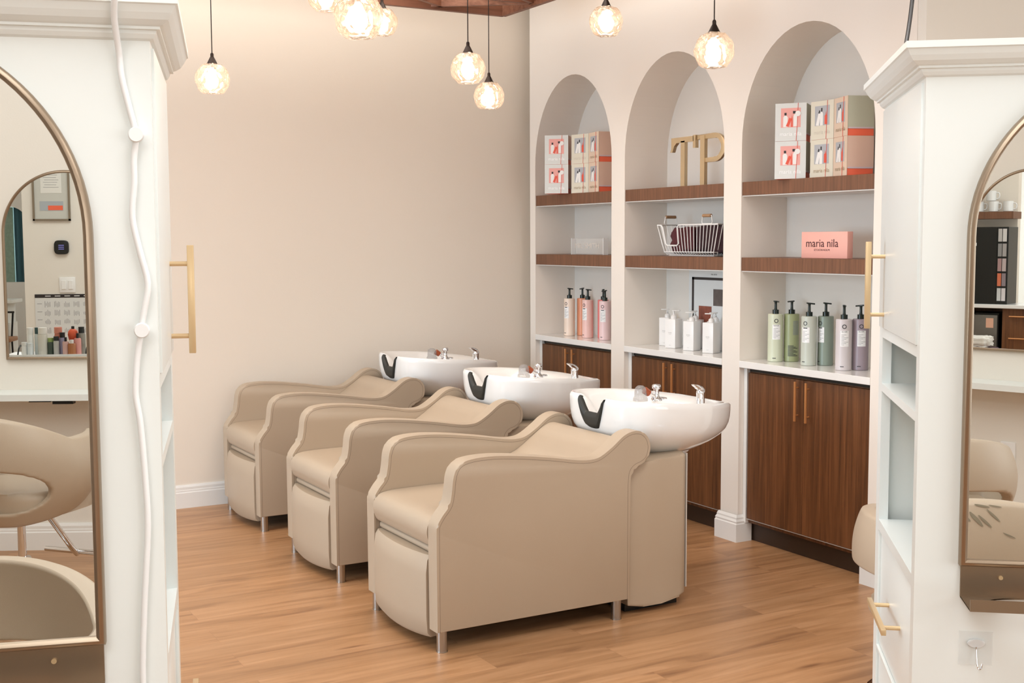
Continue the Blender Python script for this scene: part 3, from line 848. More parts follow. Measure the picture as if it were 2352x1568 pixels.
# gift boxes
PINKP = mat('print_pink', 'e8a59c', .5); GREYP = mat('print_grey', 'aeb0b4', .5); WHP = mat('print_white', 'eceae6', .5)
CORAL = mat('coral_card', 'ee6a4a', .5); REDP = mat('print_red', 'e0563f', .5); BLKP = mat('print_black', '2a2425', .5)
CARDW = mat('card_pale_grey', 'd9dad6', .5); CARDC = mat('card_cream', 'dcd6c4', .5); CARDG = mat('card_sage', 'b9b9a4', .5); CARDP = mat('card_blush', 'dbb9a6', .5)
LILAC = mat('card_lilac', 'cdbcc0', .5)
TXTW = mat('lettering_white', 'fbfbfa', .5); TXTG = mat('lettering_gold', 'a58f6e', .45, .3)
def gift_box(loc, right, kind, cover, front, label, group, txt, tm):
    """origin: front-bottom-centre; right: unit vector along the front (seen from the front)"""
    w, d, h = .140, .125, .172
    X = Vector(right).normalized(); Yb = Vector((-X.y, X.x, 0))       # Yb points to the back
    rz = math.atan2(X.y, X.x)
    t = thing('gift_box', label, 'gift box', loc, rz, group)
    bx('box_lid', (-w/2, .002, .030), (w/2, d, h), cover, t, .0015, 1)
    bx('box_base', (-w/2+.002, .004, 0), (w/2-.002, d-.002, .0295), CORAL, t)
    bx('lid_stripe', (-w/2-.0004, .006, .030), (w/2+.0004, d-.004, .037), LILAC, t)
    f = bx('front_panel', (-w/2-.001, -.0005, .0005), (w/2+.001, .0018, h), front, t)
    pic = PINKP if kind == 'pink' else GREYP
    p = bx('picture', (-.045, -.0012, .062), (.045, -.0004, .150), pic, t)
    def sh(bm, poly, dep, mi): prism(bm, poly, -.0012-dep, -.0012, lambda u, v, hh: (u, hh, v), mi=mi)
    bm = BM()
    if kind == 'pink':
        sh(bm, [(-.034, .064), (-.014, .064), (-.014, .108), (-.019, .116), (-.029, .116), (-.034, .108)], .0004, 0)
        sh(bm, [(-.029, .117), (-.019, .117), (-.019, .129), (-.029, .129)], .0004, 1)
        sh(bm, [(-.022, .068), (-.010, .065), (.006, .101), (-.006, .106)], .0007, 2)
        sh(bm, [(.002, .064), (.009, .064), (.008, .10), (.0055, .118), (.003, .10)], .0008, 2)
        sh(bm, [(.013, .066), (.031, .066), (.031, .112), (.026, .122), (.018, .122), (.013, .114)], .0005, 0)
        sh(bm, [(.010, .124), (.022, .124), (.022, .136), (.010, .136)], .0009, 1)
    else:
        sh(bm, [(-.038, .064), (-.020, .062), (-.008, .112), (-.017, .118), (-.024, .114)], .0004, 0)
        sh(bm, [(-.012, .062), (.006, .062), (.006, .115), (.001, .123), (-.006, .123), (-.012, .115)], .0008, 0)
        sh(bm, [(-.006, .124), (.001, .124), (.001, .140), (-.006, .140)], .0008, 1)
        sh(bm, [(-.023, .118), (-.016, .116), (-.012, .128), (-.018, .131)], .0008, 1)
        sh(bm, [(.016, .066), (.032, .066), (.032, .104), (.027, .108), (.024, .124), (.021, .108), (.016, .104)], .0006, 2)
    link('printed_bottles', bm, [WHP, BLKP, REDP], p)
    text('lettering', 'maria nila', .098, basis(Vector((0, -.0011, .024)), (1, 0, 0), (0, 0, 1), (0, -1, 0)), tm, t)
    bm = BM(); tube(bm, [(.026, -.002, .0), (.030, -.002, h/2), (.033, -.002, h)], .0011, 6)
    link('ribbon', bm, REDP, t)
    bm = BM(); tube(bm, [(.033, -.0018, .124), (.033, -.0036, .124)], .0125, 24); link('round_tag', bm, WHP, t, 40) if kind == 'pink' else bm.free()
    return t
def box_stack_set(cx, cy, nm, g, covA, covB):
    # C/D corner at (cx,cy); view direction
    v = VIEW((cx, cy)); r = Vector((v.y, -v.x, 0))
    def d(th): return r*math.cos(math.radians(th))-v*math.sin(math.radians(th))
    w = .140
    dc = d(66); C_ = Vector((cx, cy, 0)); Cc = C_-dc*w/2
    db = d(44); Br = C_-dc*(w+.006)+v*.002; Bc = Br-db*w/2
    da = d(8); Ar = Bc-db*(w/2)-r*.006+Vector((-.012, .01, 0)); Ac = Ar-da*w/2
    for k, pos in enumerate(['bottom', 'top']):
        z = Z1+k*.1725
        gift_box((Ac.x, Ac.y, z), da, 'pink', CARDG if nm == 'right' else CARDP, CARDW, f'gift box with pink picture, {pos} left of the boxes in the {nm} niche', g, '', TXTW)
        gift_box((Bc.x, Bc.y, z), db, 'grey', CARDG if nm == 'right' else CARDP, CARDC, f'cream gift box with grey picture, {pos} centre of the boxes in the {nm} niche', g, '', TXTG if k == 0 else mat('lettering_pale', 'c9c2b2', .5))
        gift_box((Cc.x, Cc.y, z), dc, 'grey', (covA, covB)[k], mat('card_peach', 'ddc6b0', .5), f'turned gift box showing its {"sage" if (nm=="right" and k==1) else "blush"} side and coral base, {pos} right in the {nm} niche', g, '', TXTG)
box_stack_set(3.893, 3.932, 'right', 'gift boxes in the right niche', CARDP, CARDG)
box_stack_set(3.893, 5.890, 'left', 'gift boxes in the left niche', CARDP, CARDP)

# golden letters T P : plane parallel to the niche wall. u runs to the right in the photo (-Y)
GOLD = mat('brushed_gold_letters', 'd6c09c', .22, .7)
def LP(u, v, h): return (-h, -u, v)      # local: x = -h (towards camera)
def bevel_letter(polys, name, root, dep=.020):
    bm = BM()
    for po in polys:
        n = len(po); cx = sum(p[0] for p in po)/n; cz = sum(p[1] for p in po)/n
        A = [bm.verts.new(LP(u, v, 0)) for u, v in po]; B = [bm.verts.new(LP(u, v, dep*.45)) for u, v in po]
        for i in range(n): bm.faces.new([A[i], A[(i+1) % n], B[(i+1) % n], B[i]])
        bm.faces.new(A[::-1])
        f = bm.faces.new(B)
        r = bmesh.ops.inset_individual(bm, faces=[f], thickness=.0085, depth=0)
        for v in f.verts: v.co.x -= dep*.55
    return link(name, bm, GOLD, root)
tp = thing('letter_sign', 'gold metal letter T with a serif drop at each end, left of the P', 'letter', (3.955, 5.255, Z1), 0, 'gold standing letters')
zt = .258
bevel_letter([[(.0, zt), (.0, zt-.055), (-.008, zt-.075), (.010, zt-.075), (.024, zt-.045), (.045, zt-.028), (.19, zt-.028), (.19, zt)],
              [(.082, 0), (.116, 0), (.116, zt-.020), (.082, zt-.020)],
              [(.185, zt+.004), (.185, zt-.062), (.207, zt-.062), (.207, zt+.004)]], 'letter_body', tp)
tp2 = thing('letter_sign', 'gold metal letter P partly hidden by the pillar, right of the T', 'letter', (3.955, 5.045, Z1), 0, 'gold standing letters')
bevel_letter([[(.036, 0), (.071, 0), (.071, zt-.004), (.036, zt-.004)]], 'letter_stem', tp2)
K = 18; R1, R2 = .066, .040
oo = [(0.005, zt+.002), (.14, zt+.004)]+[(.14+.092*math.sin(math.pi*k/K), zt+.004-.073+.073*math.cos(math.pi*k/K)) for k in range(1, K+1)]+[(.04, zt-.142), (.030, zt-.130), (.045, zt-.118), (.135, zt-.118)]
ii = [(.14+.062*math.sin(math.pi*k/K), zt+.004-.073+.050*math.cos(math.pi*k/K)) for k in range(K-1, 0, -1)]+[(.13, zt-.022), (.005, zt-.024)]
bm = BM(); prism(bm, oo+ii, 0, .016, lambda u, v, h: LP(u, v, h), .003, 2); link('letter_bowl', bm, GOLD, tp2, 40)

# pump bottles
def cyl_patch(bm, r, a0, a1, z0, z1, n=8, mi=0):
    rows = [[(r*math.cos(a0+(a1-a0)*k/n), r*math.sin(a0+(a1-a0)*k/n), z) for k in range(n+1)] for z in (z0, z1)]
    grid(bm, rows, mi=mi)
def curved_text(s_, width, r, a0, z, m, parent, height):
    o = text('lettering', s_, width, Matrix.Identity(4), m, parent, height=height)
    for v in o.data.vertices:
        a = a0+v.co.x/r; v.co = Vector((r*math.cos(a), r*math.sin(a), z+v.co.y))
    return o
LBL = mat('label_white', 'f0efee', .4); INK = mat('label_ink', '3a3a3c', .5); INKL = mat('label_ink_faint', '9a9a9c', .5)
PUMP = mat('black_pump', '12201b', .25)
def pump_bottle(loc, col, label, group, face, h=.232, nozz=0., lab='white', r=.0365, word=None):
    """face: world angle the label faces"""
    t = thing('pump_bottle', label, 'bottle', loc, face, group)
    m = mat('bottle_'+col, col, .32)
    bm = BM(); lathe(bm, [(0, 0), (r-.002, 0), (r, .002), (r, h-.003), (r-.003, h), (.014, h), (0, h)], (0, 0, 0), 40); link('bottle_body', bm, m, t, 40)
    bm = BM(); lathe(bm, [(0, h), (.0155, h), (.0155, h+.020), (.008, h+.021), (.0065, h+.026), (.006, h+.050), (.0075, h+.060), (0, h+.060)], (0, 0, 0), 20)
    ca, sa = math.cos(nozz), math.sin(nozz)
    box(bm, (-.013, -.006, h+.058), (.026, .006, h+.065), .002, 2)
    vs = [v for v in bm.verts if v.co.z > h+.0575 and (abs(v.co.x) > .0076 or v.co.z > h+.0601)]
    for v in vs:
        x, y = v.co.x, v.co.y; v.co.x, v.co.y = x*ca-y*sa, x*sa+y*ca
        if x > .02: v.co.z -= .004
    link('pump', bm, PUMP, t, 40)
    if lab:
        if lab == 'back':
            bm = BM(); cyl_patch(bm, r+.0004, -.1, .75, h*.56, h*.86, mi=0)
            link('label', bm, mat('label_grey_block', '8e9584', .5), t)
            bm = BM()
            for k in range(9): cyl_patch(bm, r+.0007, -.75, .6-.3*(k % 3), h*.12+k*.006, h*.12+k*.006+.003)
            link('label_text', bm, INK, t)
        else:
            bm = BM(); cyl_patch(bm, r+.0004, -.62, .42, h*.47, h*.78)
            link('label', bm, LBL, t); bm = BM()
            for k in range(8):
                cyl_patch(bm, r+.0007, -.5, .1+.25*((k*7) % 3-1), h*.50+k*.0065, h*.50+k*.0065+.0018, mi=1)
            if word: curved_text(word, .026, r+.0008, -.14, h*.748, INK, t, .0052)
            else: cyl_patch(bm, r+.0007, -.42, .14, h*.755, h*.775, mi=0)
            cyl_patch(bm, r+.0007, -.60, -.15, h*.07, h*.085, mi=0)
            link('label_text', bm, [INK, INKL], t)
            bm = BM(); 
            n = 20; ctr = -.15; zc = h*.86
            rows = []
            for rr in (.0100, .0066):
                rows.append([((r+.0008)*math.cos(ctr+rr*math.cos(2*math.pi*k/n)/r), (r+.0008)*math.sin(ctr+rr*math.cos(2*math.pi*k/n)/r), zc+rr*math.sin(2*math.pi*k/n)) for k in range(n)])
            grid(bm, rows, closed=True); link('emblem', bm, INK, t)
    return t
def faceang(x, y, off=0): return math.atan2(-y, -x)+off
G3 = 'pump bottles in the right niche'; G1 = 'pump bottles in the left niche'
for (x, y, col, lb, off, nz, lab) in [
    (4.012, 4.507, 'cdd1b9', 'pale green pump bottle, leftmost in the right niche', .25, 2.4, 'white'),
    (4.082, 4.470, 'a0a77e', 'olive green pump bottle with a grey back label, second in the right niche', .3, 3.6, 'back'),
    (4.020, 4.283, 'c0c4b8', 'light grey-green pump bottle, third in the right niche', -.35, 2.2, 'white'),
    (4.092, 4.248, '8b978a', 'dark sage pump bottle standing behind the light grey-green one', -.6, 2.6, 'white'),
    (4.006, 4.043, 'd2cacb', 'pale lilac pump bottle in the right niche', .2, 2.8, 'white'),
    (4.078, 4.012, 'a1929a', 'dusky mauve pump bottle behind the pale lilac one', .25, 3.9, 'white'),
    (4.050, 3.803, 'd4dad6', 'pale mint pump bottle mostly hidden by the right tower', .1, 2.8, 'white')]:
    pump_bottle((x, y, ZCT), col, lb, G3, faceang(x, y, off), nozz=nz, lab=lab, word='REPAIR' if col == 'cdd1b9' else ('SILVER' if col in ('d2cacb', 'a1929a') else None))
for (x, y, col, lb, off, nz, lab) in [
    (4.013, 6.396, 'f0dccb', 'cream pump bottle, leftmost in the left niche', -.55, 2.8, 'white'),
    (4.095, 6.375, 'eb9f7a', 'orange pump bottle behind the cream and pink ones in the left niche', 0, -.6, None),
    (4.017, 6.193, 'eec5bd', 'light pink pump bottle, front centre of the left niche', -.6, 2.9, 'white'),
    (4.088, 6.130, 'ee8481', 'hot pink pump bottle with a grey block label in the left niche', .1, 3.2, 'back'),
    (4.013, 6.000, 'eccdcd', 'pale rose pump bottle, rightmost in the left niche', -.3, -.4, 'white')]:
    pump_bottle((x, y, ZCT), col, lb, G1, faceang(x, y, off), nozz=nz, lab=lab, r=.034)

# square white bottles
WB = mat('white_bottle', 'efedeb', .3); WP = mat('white_pump', 'e9e6e3', .3)
def square_bottle(loc, rz, label, h=.152, w=.068, nz=1.2, top=True):
    t = thing('square_pump_bottle', label, 'bottle', loc, rz, 'square white pump bottles in the middle niche')
    bx('bottle_body', (-w/2, -w/2, 0), (w/2, w/2, h), WB, t, .003, 2)
    bm = BM(); lathe(bm, [(0, h), (.016, h), (.016, h+.012), (.013, h+.018), (.006, h+.022), (.005, h+.044), (0, h+.044)], (0, 0, 0), 20)
    box(bm, (-.010, -.006, h+.042), (.036, .006, h+.048), .002, 1)
    ca, sa = math.cos(nz), math.sin(nz)
    for v in bm.verts:
        if v.co.z > h+.041: x, y = v.co.x, v.co.y; v.co.x, v.co.y = x*ca-y*sa, x*sa+y*ca
    link('pump', bm, WP, t, 40)
    text('lettering', 'MR. SMITH', .022, basis(Vector((-w/2-.0006, 0, h*.52)), (0, -1, 0), (0, 0, 1), (-1, 0, 0)), INK, t)
    bm = BM(); box(bm, (-w/2-.0006, -.008, h*.48), (-w/2, .008, h*.485)); box(bm, (-w/2-.0006, -.007, h*.10), (-w/2, .007, h*.105)); link('small_print', bm, INKL, t)
    return t
for (x, y, h, nz, lb) in [(4.101, 5.500, .158, 2.2, 'square white pump bottle, back left in the middle niche'), (4.039, 5.360, .160, -1.2, 'square white pump bottle, front left in the middle niche'),
                      (4.031, 5.188, .158, 2.0, 'square white pump bottle, front centre in the middle niche'), (4.122, 5.275, .158, 2.5, 'white pump bottle standing behind the front centre one'),
                      (4.028, 5.019, .160, 1.9, 'square white pump bottle, front right in the middle niche'), (4.122, 5.100, .158, 2.6, 'white pump bottle behind, under the poster picture'),
                      (4.115, 4.900, .158, 2.0, 'white pump bottle, rearmost right in the middle niche')]:
    square_bottle((x, y, ZCT), .302, lb, h, nz=nz)

# poster on the back of the middle niche
ps = thing('poster', 'white poster with black border and small pictures behind the white bottles', 'poster', (XB-.001, 5.10, 1.12))
bx('sheet', (-.003, -.33, -.2), (-.0005, .30, .215), mat('poster_white', 'dfe2e2', .4), ps)
def LPp(y, z): return (-.0035, y, z)
bm = BM()
for a, b in [((.255, -.2), (.272, .172)), ((-.33, .158), (.272, .172)), ((-.33, -.2), (-.316, .172))]: box(bm, (-.0042, a[0], a[1]), (-.003, b[0], b[1]))
link('border', bm, BLKP, ps)
bx('picture', (-.0042, .10, -.15), (-.003, .21, .015), mat('photo_brown', '8a4a38', .5, var=.5, vscale=30), ps)
bx('picture', (-.0042, -.02, .02), (-.003, .085, .11), mat('photo_grey', '5e5552', .5, var=.4, vscale=30), ps)
bx('picture', (-.0042, -.17, .08), (-.003, -.03, .14), BLKP, ps)
text('lettering', 'MR. SMITH', .05, basis(Vector((-.0045, .08, .185)), (0, -1, 0), (0, 0, 1), (-1, 0, 0)), INK, ps)

# acrylic block with silver lettering, left niche
ab = thing('acrylic_sign', 'clear acrylic block with silver lettering on the lower shelf of the left niche', 'sign', (3.95, 6.10, Z2))
CL = clear_mat('clear_acrylic', 'dcdad6', .72, .05)
bx('block', (0, -.175, 0), (.03, .175, .096), CL, ab, .002, 1)
bx('block_edge', (.0, -.177, 0), (.032, -.171, .098), clear_mat('acrylic_edge', 'ffffff', .3, .1), ab)
bx('block_edge', (.0, .171, 0), (.032, .177, .098), clear_mat('acrylic_edge2', 'ffffff', .3, .1), ab)
text('lettering', 'MR. SMITH', .26, basis(Vector((-.001, .0, .038)), (0, -1, 0), (0, 0, 1), (-1, 0, 0)), mat('mirror_silver_letters', 'f4f4f4', .15, .8), ab, height=.030)

# pink block sign, right niche
pk = thing('pink_sign', 'pink translucent block sign on the lower shelf of the right niche', 'sign', (3.95, 4.122, Z2))
PKM = mat('pink_acrylic', 'f0b3a6', .15, spec=.5)
bx('block', (0, -.146, 0), (.035, .146, .121), PKM, pk, .002, 2)
TD = mat('lettering_maroon', '4a1a22', .5)
text('lettering', 'maria nila', .205, basis(Vector((-.001, .012, .052)), (0, -1, 0), (0, 0, 1), (-1, 0, 0)), TD, pk, height=.036)
text('lettering', 'STOCKHOLM', .10, basis(Vector((-.001, .012, .034)), (0, -1, 0), (0, 0, 1), (-1, 0, 0)), TD, pk, height=.009)

# wire basket with towels, middle niche
bk = thing('wire_basket', 'white wire basket with two wooden handles on the lower shelf of the middle niche', 'basket', (4.03, 5.12, Z2))
WW = mat('white_wire', 'f0eeeb', .35)
bm = BM()
bt = [(-.085, -.195), (.085, .195)]
def side_y(s, z): return s*(.205+.055*(z/.17))
def side_x(s, z): return s*(.078+.014*(z/.17))
HB = .165
r_w = .0028
# front & back verticals
nY = 18
for s in (-1, 1):
    for k in range(nY+1):
        q = -1+2*k/nY
        top = HB
        if s < 0 and .32 < q < .80: top = .058
        pts = [(side_x(s, 0)*.75, side_y(q, 0)*.93, .004), (side_x(s, .012), side_y(q, .01), .020)]
        pts += [(side_x(s, z), side_y(q, z), z) for z in ([.058] if top < .1 else [.058, top])]
        tube(bm, pts, r_w*.8, 6)
    for k in range(7):
        q = -1+2*k/6
        tube(bm, [(side_x(q, 0)*.8, side_y(s, 0)*.93, .004), (side_x(q, .02), side_y(s, .01), .020), (side_x(q, HB), side_y(s, HB), HB)], r_w*.8, 6)
for z in (.022, ):
    tube(bm, [(side_x(a, z), side_y(b, z), z) for a, b in [(-1, -1), (1, -1), (1, 1), (-1, 1)]], r_w, 6, closed=True)
tube(bm, [(side_x(a, 0)*.75, side_y(b, 0)*.93, .0035) for a, b in [(-1, -1), (1, -1), (1, 1), (-1, 1)]], r_w*1.2, 6, closed=True)
for k in range(9):
    q = -1+2*k/8; tube(bm, [(-.06, side_y(q, 0)*.93, .004), (.06, side_y(q, 0)*.93, .004)], r_w*.8, 6)
# rim with scoop
X_ = side_x(-1, HB)
Ya, Yb_ = side_y(.82, HB), side_y(.30, HB)
rimp = [(side_x(-1, HB), side_y(1, HB), HB), (X_, Ya+.012, HB), (X_, Ya, HB-.012), (side_x(-1, .058)+.0, Ya-.02, .066), (side_x(-1, .058), Ya-.034, .056), (side_x(-1, .058), Yb_+.018, .056), (side_x(-1, .058), Yb_+.004, .066), (X_, Yb_+.004, HB-.012), (X_, Yb_-.010, HB), (side_x(-1, HB), side_y(-1, HB), HB), (side_x(1, HB), side_y(-1, HB), HB), (side_x(1, HB), side_y(1, HB), HB)]
tube(bm, rimp, r_w*1.6, 8, closed=True)
link('wire_frame', bm, WW, bk, 40)
for (xx, yy, dx, dy) in [(.0, .262, 1, 0), (-.092, -.170, 0, 1)]:
    bm = BM()
    hz = HB+.045
    Q = lambda k, z: (xx+dx*k, yy+dy*k, z)
    tube(bm, [Q(-.036, HB+.003), Q(-.042, HB+.012), Q(-.036, hz), Q(.036, hz), Q(.042, HB+.012), Q(.036, HB+.003), ], .0030, 6, closed=True)
    h_ = link('handle_wire', bm, WW, bk, 40)
    bm = BM(); tube(bm, [Q(-.032, hz), Q(.032, hz)], .0085, 14); link('wooden_grip', bm, mat('light_wood_grip', 'a57f5c', .5), h_, 40)
TOW = mat('burgundy_towel', '55262b', .95, bump=.8, bscale=500, var=.25, vscale=18)
def lumpy(name, c, dims, m, label, cat, group=None, seed=1, amp=.012, fold=28):
    bm = BM(); bmesh.ops.create_cube(bm, size=1)
    bmesh.ops.bevel(bm, geom=list(bm.edges), offset=.18, segments=4, affect='EDGES', profile=.5)
    bmesh.ops.subdivide_edges(bm, edges=list(bm.edges), cuts=3, use_grid_fill=True)
    for v in bm.verts:
        p = v.co; s = math.sin(p.x*fold*.4+seed*2+math.sin(p.y*7+seed))*math.cos(p.y*fold*.35+seed)+.5*math.sin(p.z*fold*.6+p.y*5+seed)
        n = p.normalized()*s*amp
        v.co = Vector((p.x*dims[0]+n.x, p.y*dims[1]+n.y, (p.z+.5)*dims[2]+n.z*.6))
    zmin = min(v.co.z for v in bm.verts)
    for v in bm.verts: v.co.z -= zmin
    o = link(name, bm, m, None, True); o.location = c
    return tag(o, label, cat, group)
lumpy('folded_towel', (4.03, 5.225, Z2+.010), (.12, .210, .135), TOW, 'burgundy towel bunched in the left half of the wire basket', 'towel', 'towels in the wire basket', 2)
lumpy('folded_towel', (4.03, 4.985, Z2+.010), (.12, .20, .140), mat('dark_towel', '3a2226', .95, bump=.8, bscale=500, var=.3, vscale=18), 'darker burgundy towel in the right half of the wire basket', 'towel', 'towels in the wire basket', 5)

# ------------------------------------------------------------------ styling chairs
def styling_chair(loc, rz, label, base=True, stains=False, ztop=.80, group='beige styling chairs', lift=0):
    """chair faces local +x; back is at -x"""
    t = thing('styling_chair', label, 'styling chair', loc, rz, group)
    bm = BM(); sp = []
    for k in range(40):
        a = 2*math.pi*k/40; c, s = math.cos(a), math.sin(a)
        sp.append((.235*abs(c)**.65*(1 if c > 0 else -1)+.03, .235*abs(s)**.65*(1 if s > 0 else -1)))
    prism(bm, sp, .40, .50, lambda u, v, h: (u, v, h), .03, 4); link('seat', bm, VINYL, t, 50).location.z = lift
    # wrap-around shell with an oval gap low at the back
    A, NA, NZ = math.radians(128), 120, 36
    A0, F0, FR = math.radians(60), .34, .20
    def spos(a, f, inner):
        q = abs(a)/A
        zt_ = ztop-(ztop-.70)*min(1, q*1.6)**2+.02*max(0, q-.7)
        zb_ = .37+.10*max(0, q-.25)**1.3
        if q > .86: zb_ += (q-.86)*1.1
        z = zb_+(zt_-zb_)*f
        R = .272+.022*math.sin(math.pi*f)+.02*f-.055*(1-f)**3-.022*f**6+.03*max(0, q-.55)
        if inner: R -= .040-.008*math.cos(math.pi*f)
        return Vector((-math.cos(a)*R, math.sin(a)*R*1.08, z))
    def hv(a, f): return (a/A0)**4+((f-F0)/FR)**2
    def hole(i, j): return hv(-A+2*A*(i+.5)/NA, (j+.5)/NZ) < 1
    def gpt(i, j):
        a, f = -A+2*A*i/NA, j/NZ
        if 0 < i < NA and 0 < j < NZ:
            st = {hole(i-1, j-1), hole(i, j-1), hole(i-1, j), hole(i, j)}
            if len(st) == 2:
                lo_, hi_ = .3, 3.0
                for _ in range(30):
                    m_ = (lo_+hi_)/2
                    if hv(a*m_, F0+(f-F0)*m_) < 1: lo_ = m_
                    else: hi_ = m_
                a, f = a*lo_, F0+(f-F0)*lo_
        return a, f
    bm = BM()
    G = [[gpt(i, j) for i in range(NA+1)] for j in range(NZ+1)]
    VO = [[bm.verts.new(spos(a, f, False)) for a, f in r] for r in G]; VI = [[bm.verts.new(spos(a, f, True)) for a, f in r] for r in G]
    cells = {(i, j) for i in range(NA) for j in range(NZ) if not hole(i, j)}
    for (i, j) in cells:
        bm.faces.new([VO[j][i], VO[j][i+1], VO[j+1][i+1], VO[j+1][i]])
        bm.faces.new([VI[j][i+1], VI[j][i], VI[j+1][i], VI[j+1][i+1]])
        for di, dj, e in ((-1, 0, (0, 0, 0, 1)), (1, 0, (1, 0, 1, 1)), (0, -1, (0, 0, 1, 0)), (0, 1, (0, 1, 1, 1))):
            if (i+di, j+dj) not in cells:
                a_, b_ = (i+e[0], j+e[1]), (i+e[2], j+e[3])
                bm.faces.new([VO[a_[1]][a_[0]], VO[b_[1]][b_[0]], VI[b_[1]][b_[0]], VI[a_[1]][a_[0]]])
    bmesh.ops.delete(bm, geom=[v for v in bm.verts if not v.link_faces], context='VERTS')
    o = link('backrest_shell', bm, VINYL, t, 70)
    o.location.z = lift
    md = o.modifiers.new('round', 'SUBSURF'); md.levels = 1; md.render_levels = 1
    if stains:
        bm = BM(); rnd = random.Random(5)
        for (a0, z0, ln, wd) in [(-.10, ztop-.045, .035, .006), (-.03, ztop-.05, .030, .0045), (.04, ztop-.035, .03, .004), (-.2, ztop-.04, .022, .008), (.16, ztop-.085, .015, .004), (-.05, ztop-.012, .008, .012), (.06, ztop-.012, .006, .008)]:
            a = a0; pts = []
            for k in range(6):
                z = z0-ln*k/5+ln/2; f = (z-.37)/(ztop-.37); R = .272+.022*math.sin(math.pi*f)+.02*f-.055*(1-f)**3-.022*f**6+.0022
                aa = a0+.10*k/5; pts.append((-math.cos(aa)*R, math.sin(aa)*R*1.08, z, wd*math.sin(math.pi*(k+.6)/6.2)/R))
            rows = [[(-math.cos(math.asin(p[1]/1.08/math.hypot(p[0], p[1]/1.08))+s*p[3])*math.hypot(p[0], p[1]/1.08), math.sin(math.asin(p[1]/1.08/math.hypot(p[0], p[1]/1.08))+s*p[3])*math.hypot(p[0], p[1]/1.08)*1.08, p[2]) for s in (-1, 0, 1)] for p in pts]
            grid(bm, rows)
        link('dye_stains', bm, mat('dark_dye_stain', '857a66', .8), t)
    if base:
        bm = BM(); lathe(bm, [(0, .40+lift), (.016, .40+lift), (.016, .26), (.030, .26), (.033, .25), (.033, .03), (0, .03)], (0, 0, 0), 24); link('pump_column', bm, CHROME, t, 40)
        bm = BM(); lathe(bm, [(0, 0), (.25, 0), (.25, .008), (.235, .016), (.05, .034), (0, .034)], (0, 0, 0), 48); link('base_disc', bm, CHROME, t, 40)
        bm = BM()
        tube(bm, [(.16, 0, .39), (.30, 0, .22), (.33, 0, .19)], .013, 12); tube(bm, [(.33, -.16, .20), (.33, .16, .20)], .011, 14)
        link('footrest', bm, CHROME, t, 40)
    return t
def rzv(v): return math.atan2(v.y, v.x)
# seen in the left mirror: one by the far station, one near the left tower
styling_chair((-1.13, -1.02, 0), rzv(-NW)+.35, 'beige styling chair with open back gap, seen in the left mirror by the white ledge', ztop=.80, lift=.055)
styling_chair((-.20, 1.23, 0), rzv(sL), 'beige styling chair whose domed back fills the bottom of the left mirror', ztop=.80)
# seen in the right mirror
styling_chair((.545, -.62, 0), rzv(-NW)-.75, 'beige styling chair seen in the right mirror in front of the outlet', ztop=.78)
styling_chair((1.235, .43, 0), rzv(-sR), 'beige styling chair back with dark dye stains at the bottom of the right mirror', stains=True, ztop=.82)
# seen directly past the right tower
styling_chair((3.125, 2.67, 0), rzv(Vector((.87, -.49, 0))), 'beige styling chair back peeking out behind the right tower', ztop=.75, lift=-.13)

# ------------------------------------------------------------------ stations behind the photographer (seen in the mirrors)
def PW(a, b, z): return NW*(OW-b)+TW*a+Vector((0, 0, z))     # b negative = towards the room
def wall_a(x): return x*TW.x
def station(ac, lbm, lbs, zb=.935):
    root = arched_mirror(lambda a, b, z: PW(a, b, z), ac-.305, .61, zb, .905, 0, lbm, ledge=False, group='arched mirrors on the wall behind the camera')
    bm = BM()
    vs = []
    c = PW(ac, -.1, .772)
    for a in (ac-.55, ac+.55):
        for b in (-.20, -.001):
            for z in (.757, .787): vs.append(bm.verts.new(PW(a, b, z)-c))
    fs = [bm.faces.new([vs[i] for i in f]) for f in [(0, 1, 3, 2), (4, 6, 7, 5), (0, 4, 5, 1), (2, 3, 7, 6), (0, 2, 6, 4), (1, 5, 7, 3)]]
    o = link('wall_ledge', bm, TOWER); o.location = c; tag(o, lbs, 'shelf', 'white wall ledges')
    return c
aM2 = Vector((-1.678, -2.082, 0)).dot(TW)+.305
aM3 = Vector((-.140, -2.209, 0)).dot(TW)+.300
station(aM2, 'smaller arched mirror reflected in the left mirror above a white ledge', 'white floating ledge under the reflected mirror in the left mirror')
station(aM3, 'smaller arched mirror reflected in the right mirror above a white ledge', 'white floating ledge under the reflected mirror in the right mirror')
# outlet plates and a black power strip under the ledge
def plate(a, z, label, w=.075, h=.118):
    bm = BM(); c = PW(a, 0, z)
    vs = [bm.verts.new(PW(a+x, b, z+y)-c) for x in (-w/2, w/2) for b in (-.008, 0) for y in (-h/2, h/2)]
    fs = [bm.faces.new([vs[i] for i in f]) for f in [(0, 1, 3, 2), (4, 6, 7, 5), (0, 4, 5, 1), (2, 3, 7, 6), (0, 2, 6, 4), (1, 5, 7, 3)]]
    bmesh.ops.bevel(bm, geom=list(bm.edges), offset=.002, segments=1, affect='EDGES')
    o = link('outlet_plate', bm, WHITEPL); o.location = c; tag(o, label, 'outlet')
plate(Vector((.075, -2.2, 0)).dot(TW), .42, 'white outlet plate behind the styling chair in the right mirror')
plate(Vector((-1.275, -2.1, 0)).dot(TW), .42, 'white outlet plate behind the styling chair in the left mirror')
ps_ = thing('power_strip', 'black power strip fixed under the white ledge in the left mirror', 'power strip', PW(aM2-.02, -.15, .744))
bm = BM()
